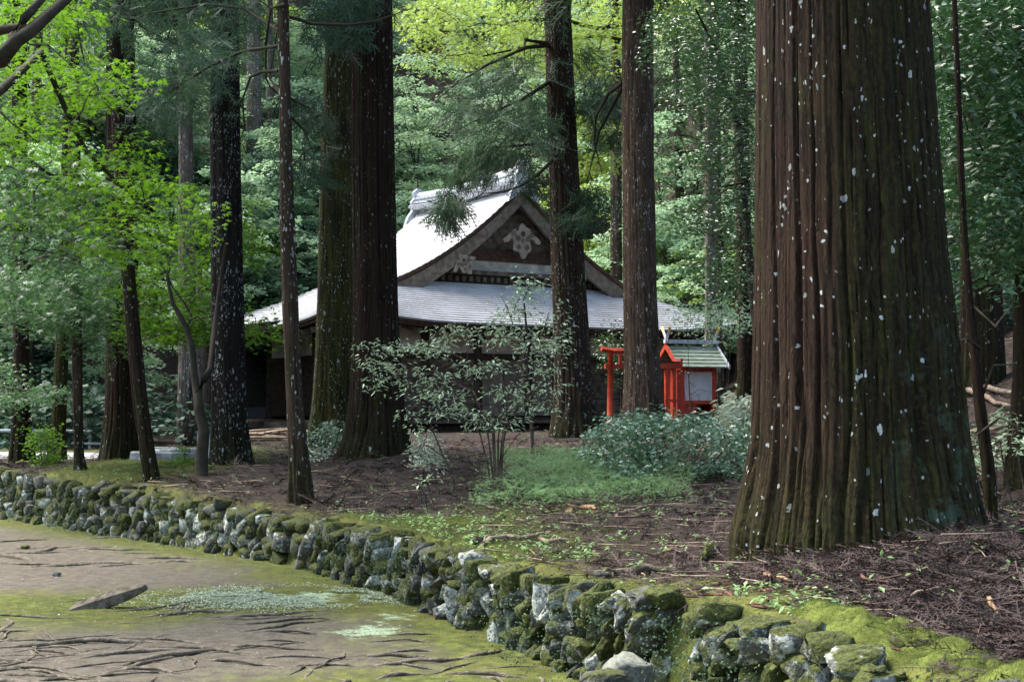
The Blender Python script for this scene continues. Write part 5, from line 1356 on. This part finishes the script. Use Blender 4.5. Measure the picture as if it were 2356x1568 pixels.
stick(gp([(1530,1285),(1560,1268),(1578,1262)], .03), .016, 'reddish bark strip left of the enormous cedar foot', 'chip')
stick(gp([(1690,1275),(1715,1268),(1760,1280)], .03), .030, 'pale exposed root at the left foot of the enormous cedar', 'deadwood', r2=.02)
stick(gp([(1400,1330),(1440,1322),(1500,1318),(1560,1322)], .02), .032, 'mossy root running behind the top of the wall', 'root', 'mossy_root', 'root', r2=.02)
stick(gp([(2090,1400),(2120,1385),(2160,1378)], .05), .010, 'thin curved stick on the dark litter at lower right', 'deadwood')
stick(gp([(2275,1405),(2300,1440)], .05), .014, 'pale stick standing out on the litter at the right edge', 'freshwood')
stick(gp([(1765,1335),(1800,1345),(1830,1352)], .03), .014, 'light splinter beside the moss cushion', 'freshwood')
stick(gp([(1820,1275),(1880,1255),(1935,1248)], .08), .007, 'thin straight twig on the litter before the enormous cedar', 'deadwood')
stick(gp([(1980,1345),(1990,1355),(2045,1362)], .05), .010, 'brown twig among dead fronds right of the moss cushion', 'chip')
yl = G(1970, 1247)
o = link('fallen_leaf', leaf_mesh('leaf', leaves('', np.array([[0, 0, .05], [0.01, 0, .05]]), np.array([[.1, 0, 1.], [.5, 0, .8]]), np.array([[0, -1., .1], [0, -1., .3]]), np.array([.045, .04]), T_OV)), M['gold'] if False else m_plain('yellow_leaf_mat', (.60, .50, .18), .6, .3, .1)); o.location = yl; tag(o, 'single yellow leaf upright on the dark litter before the enormous cedar', 'leaf')
# countless sticks, fronds and chips
def terrace_points(n, y0, y1, wfun=None, a0=-.42, a1=.44):
    X, Y = [], []; c = 0
    while c < n:
        m = n*3; y = y0*np.exp(NR.random(m)*math.log(y1/y0)); x = NR.uniform(a0, a1, m)*y
        k = (x-xw(y))*.75 > .22
        if wfun is not None: k &= NR.random(m) < wfun(x, y)
        X.append(x[k]); Y.append(y[k]); c += int(k.sum())
    return np.concatenate(X)[:n], np.concatenate(Y)[:n]
def mossy(x, y):
    greenb = np.exp(-((x-(-.4+.25*(10.5-y)))/1.1)**2)*sst(y, 9.0, 10.2)*(1-sst(y, 12.6, 14.5))
    mp = np.exp(-(((x+5.1)/1.45)**2+((y-20.3)/3.1)**2))*1.5
    cush = np.exp(-(((x-xw(y))*.75-.30)/.25)**2)*(y < 7.2)
    fern = .8*np.exp(-(((x-.8)/1.3)**2+((y-16.5)/3)**2))
    return np.clip(greenb+mp+cush+fern, 0, 1)
x, y = terrace_points(15000, 3.6, 30, lambda x, y: (1-.93*mossy(x, y)))
x2, y2 = terrace_points(13000, 3.6, 9.5, lambda x, y: (1-.95*mossy(x, y))*sst(x, .8, 2.0)); x = np.concatenate([x, x2]); y = np.concatenate([y, y2])
n = len(x); clump = fbm(x*1.6, y*1.6, 91); z = zg(x, y)+.01+.07*np.clip(clump-.4, 0, 1)*NR.random(n)
an = NR.random(n)*6.283
Fw = np.stack([np.cos(an), np.sin(an), NR.normal(size=n)*.28+.05], 1); Nm = np.stack([NR.normal(size=n)*.45, NR.normal(size=n)*.45, np.ones(n)], 1)
sz = NR.uniform(.09, .26, n)*np.clip(y/9, .85, 1.5); Pn = np.stack([x, y, z], 1)
parts = [leaves('', Pn[q::5], Fw[q::5], Nm[q::5], sz[q::5], T_LIT[q]) for q in range(5)]
tag(link('dead_frond_litter', leaf_mesh('dead_frond_litter', parts), M['litter']), 'dark dead cedar fronds littering the terrace', 'leaf litter', kind='stuff')
def sticks_mesh(name, x, y, L, w, mat, label, up=.02):
    mb = MB()
    for i in range(len(x)):
        a = R.uniform(0, 6.283); l = R.uniform(*L); ww = R.uniform(*w)*max(1, y[i]/9); c = Vector((x[i], y[i], zg1(x[i], y[i])+up*R.uniform(.6, 2.2)))
        d1 = Vector((math.cos(a), math.sin(a), R.uniform(-.08, .10)))*l*.5; s = Vector((-d1.y, d1.x, 0))*R.uniform(-.25, .25)
        mb.tube([c-d1, c+s*.5, c+d1], [ww, ww, ww*.5], 4)
    tag(mb.build(name, mat), label, 'leaf litter', kind='stuff')
x, y = terrace_points(700, 6, 28, lambda x, y: 1-.85*mossy(x, y)); sticks_mesh('twig_litter', x, y, (.12, .5), (.0025, .006), M['deadwood'], 'pale broken twigs scattered over the litter')
x, y = terrace_points(170, 5.5, 8.8, lambda x, y: np.exp(-(((x-1.6)/.6)**2+((y-7.3)/.7)**2))); sticks_mesh('bark_chip_litter', x, y, (.03, .12), (.004, .010), M['chip'], 'red brown bark chips at the left foot of the enormous cedar', .005)
# dead branch pile behind the slender cedar
x = NR.normal(size=60)*.55-4.35; y = NR.normal(size=60)*.6+25; sticks_mesh('branch_pile', x, y, (.6, 1.4), (.006, .012), M['deadwood'], 'heap of pale dead branches before the hall platform', .06)
x, y = terrace_points(1500, 6.5, 24, lambda x, y: .15+.85*mossy(x, y)*(y < 17)); n = len(x)
pp = np.repeat(np.stack([x, y, zg(x, y)], 1), 4, 0); pp[:, :2] += NR.normal(size=(n*4, 2))*.02; pp[:, 2] += NR.random(n*4)*.05
tag(link('tiny_weeds', leaf_mesh('tiny_weeds', leaves('', pp, rdir(n*4, .4), np.stack([NR.normal(size=n*4)*.4, NR.normal(size=n*4)*.4, np.ones(n*4)], 1), NR.uniform(.02, .05, n*4), T_OV)), M['fern']), 'tiny green weeds dotted over the terrace', 'weeds', kind='stuff')
# ------------------------------------------------------------------ moss
def cushion(y0, y1, wdt, hgt, off, label, seed):
    nu, nv = int((y1-y0)/.022), 26; Y, K_ = np.meshgrid(np.linspace(y0, y1, nu), np.linspace(-1, 1, nv), indexing='ij')
    w = wdt*(.65+.6*fbm(Y*2.1, Y*0, seed, 2))*np.sin(np.pi*np.clip((Y-y0)/(y1-y0), 0.02, .98))**.35
    DW = off+K_*w; X = xw(Y)+DW/.75
    dome = np.clip(1-K_**2, 0, 1)**.6
    Z = zg(X, Y)-.035+dome*hgt*(-.25+2.3*fbm(X*6, Y*6, seed+3, 3))+dome*.035*(fbm(X*22, Y*22, seed+5, 2)-.3)
    Z = np.where(K_ < -.2, Z, Z)
    i = (np.arange(nu-1)[:, None]*nv+np.arange(nv-1)[None]).ravel()
    V = np.stack([X.ravel(), Y.ravel(), Z.ravel()], 1)
    o = link('moss_cushion', mesh_np('moss_cushion', V, np.stack([i, i+nv, i+nv+1, i+1], 1).ravel(), np.full(len(i), 4)), M['moss'], smooth=True)
    tag(o, label, 'moss', kind='stuff'); return V[(dome.ravel() > .15)]
M['moss'] = m_plain('moss_mat', (.080, .100, .022), .9, .1, .35, 9, 1.0, col2=(.045, .055, .012), dist=.012)
V1 = cushion(4.75, 6.75, .16, .07, .34, 'thick bright green moss cushion along the top of the near wall', 5)
V3 = cushion(9.0, 9.9, .08, .05, .10, 'small moss cushion on the wall top further left', 19)
V4 = cushion(10.4, 11.6, .09, .05, .12, 'low moss cushion on the wall top before the mossy strip', 29)
V2 = cushion(7.35, 8.6, .10, .05, .12, 'moss cushion on the wall top left of the block step', 9)
def blades(name, V, n, s0, s1, mat, label, jit=.01, cat='moss'):
    i = NR.integers(0, len(V), n); p = V[i]+NR.normal(size=(n, 3))*np.array([jit, jit, .002])
    Fw = np.stack([NR.normal(size=n)*.5, NR.normal(size=n)*.5, np.ones(n)], 1)
    tag(link(name, leaf_mesh(name, leaves('', p, Fw, rdir(n), NR.uniform(s0, s1, n), T_BLADE)), M[mat]), label, cat, kind='stuff')
blades('moss_tufts', np.concatenate([V1, V1, V2, V3, V4]), 60000, .006, .014, 'mossblade', 'fine moss fronds covering the cushions on the wall')
x, y = terrace_points(30000, 9, 24, lambda x, y: mossy(x, y)**1.5); blades('moss_fuzz', np.stack([x, y, zg(x, y)], 1), 30000, .015, .045, 'mossblade', 'mossy fuzz and tiny weeds on the green strips of the terrace', .02)
m = 60000; y = 5.5*np.exp(NR.random(m)*math.log(3.2)); x = NR.uniform(-.45, .25, m)*y; dw_ = (x-xw(y))*.75
pmask = np.maximum(np.exp(-np.maximum(0, -dw_)/.75)*1.15, np.exp(-((y-10.6-.15*(x+4))/1.25)**2))*(.45+.8*fbm(x*1.5, y*1.5, 12))
k = (dw_ < -.02) & (pmask > .62); x, y = x[k], y[k]
blades('path_moss_nap', np.stack([x, y, zg(x, y)], 1), 24000, .006, .018, 'mossblade', 'short moss nap on the green parts of the path', .02)
# pale leaf carpet on the path and short moss nap
m = 26000; x = NR.normal(size=m)*.48-1.80; y = NR.normal(size=m)*.30+11.2; x2 = NR.normal(size=m//3)*.26-.85; y2 = NR.normal(size=m//3)*.45+9.85
x = np.concatenate([x, x2]); y = np.concatenate([y, y2]); k = ((x-xw(y))*.75 < -.05) & (fbm(x*3, y*3, 8) > .45); x, y = x[k][:14000], y[k][:14000]
n = len(x); Pn = np.stack([x, y, zg(x, y)+.008+.012*NR.random(n)], 1)
tag(link('pale_leaf_carpet', leaf_mesh('pale_leaf_carpet', leaves('', Pn, rdir(n, .15), np.stack([NR.normal(size=n)*.35, NR.normal(size=n)*.35, np.ones(n)], 1), NR.uniform(.010, .020, n), T_DIA)), M['whiteleaf']), 'pale silvery green creeping leaves on the path by the wall', 'ground cover', kind='stuff')
# tiny creeping plants on the wall face
P_ = []; 
for (y_, x_, z_, w_, h_, t_) in cand:
    if fbm(np.array([y_*1.3]), np.array([z_*2]), 66)[0] > .52:
        for q in range(26): P_.append((x_-.20+R.gauss(0, .05), y_-.06+R.gauss(0, .07), z_+R.gauss(0, .06)))
P_ = np.array(P_); n = len(P_); sn = np.stack([np.full(n, -.6), np.full(n, -.6), np.full(n, .6)], 1)+NR.normal(size=(n, 3))*.4
tag(link('wall_creeper', leaf_mesh('wall_creeper', leaves('', P_, rdir(n), sn, NR.uniform(.010, .018, n), T_DIA)), M['creeper']), 'tiny shining creeping leaves clinging to the stones of the wall', 'ground cover', kind='stuff')
# path pebbles and leaf crumbs
mb = MB()
for k in range(700):
    yk = 5.5*math.exp(R.random()*1.3); xk = R.uniform(-.42, .2)*yk
    if xk > xw(yk)-.1: continue
    s = R.uniform(.004, .012)*yk/8; z_ = zg1(xk, yk); a = R.uniform(0, 6)
    ring_ = [(xk+s*R.uniform(.7, 1.6)*math.cos(a+q*1.256), yk+s*math.sin(a+q*1.256), z_-.003) for q in range(5)]
    mb.add(ring_+[(xk+R.uniform(-.3, .3)*s, yk, z_+s*R.uniform(.3, .8))], [(q, (q+1) % 5, 5) for q in range(5)])
tag(mb.build('path_pebbles', M['slab']), 'small pebbles and crumbs scattered on the path', 'gravel', kind='stuff')

# hillside things that read alike are told apart by how near they stand within their gap
by = {}
for o in bpy.data.objects:
    if o.get('group') and o.parent is None and 'slope,' in str(o.get('label', '')): by.setdefault(o['label'], []).append(o)
U_ = 'second third fourth fifth sixth seventh eighth ninth tenth eleventh twelfth thirteenth fourteenth fifteenth sixteenth seventeenth eighteenth nineteenth twentieth'.split()
ORD = ['nearest']+[w+' nearest' for w in U_]+['twenty %s nearest' % w for w in ['first']+U_[:8]]+['thirtieth nearest']+['thirty %s nearest' % w for w in ['first']+U_[:8]]+['fortieth nearest']+['forty %s nearest' % w for w in ['first']+U_[:8]]
for l, os_ in by.items():
    if len(os_) > 1:
        os_.sort(key=lambda o: o.location.y)
        for k, o in enumerate(os_): o['label'] = (ORD[min(k, 48)] if k < len(os_)-1 else 'farthest')+' '+l
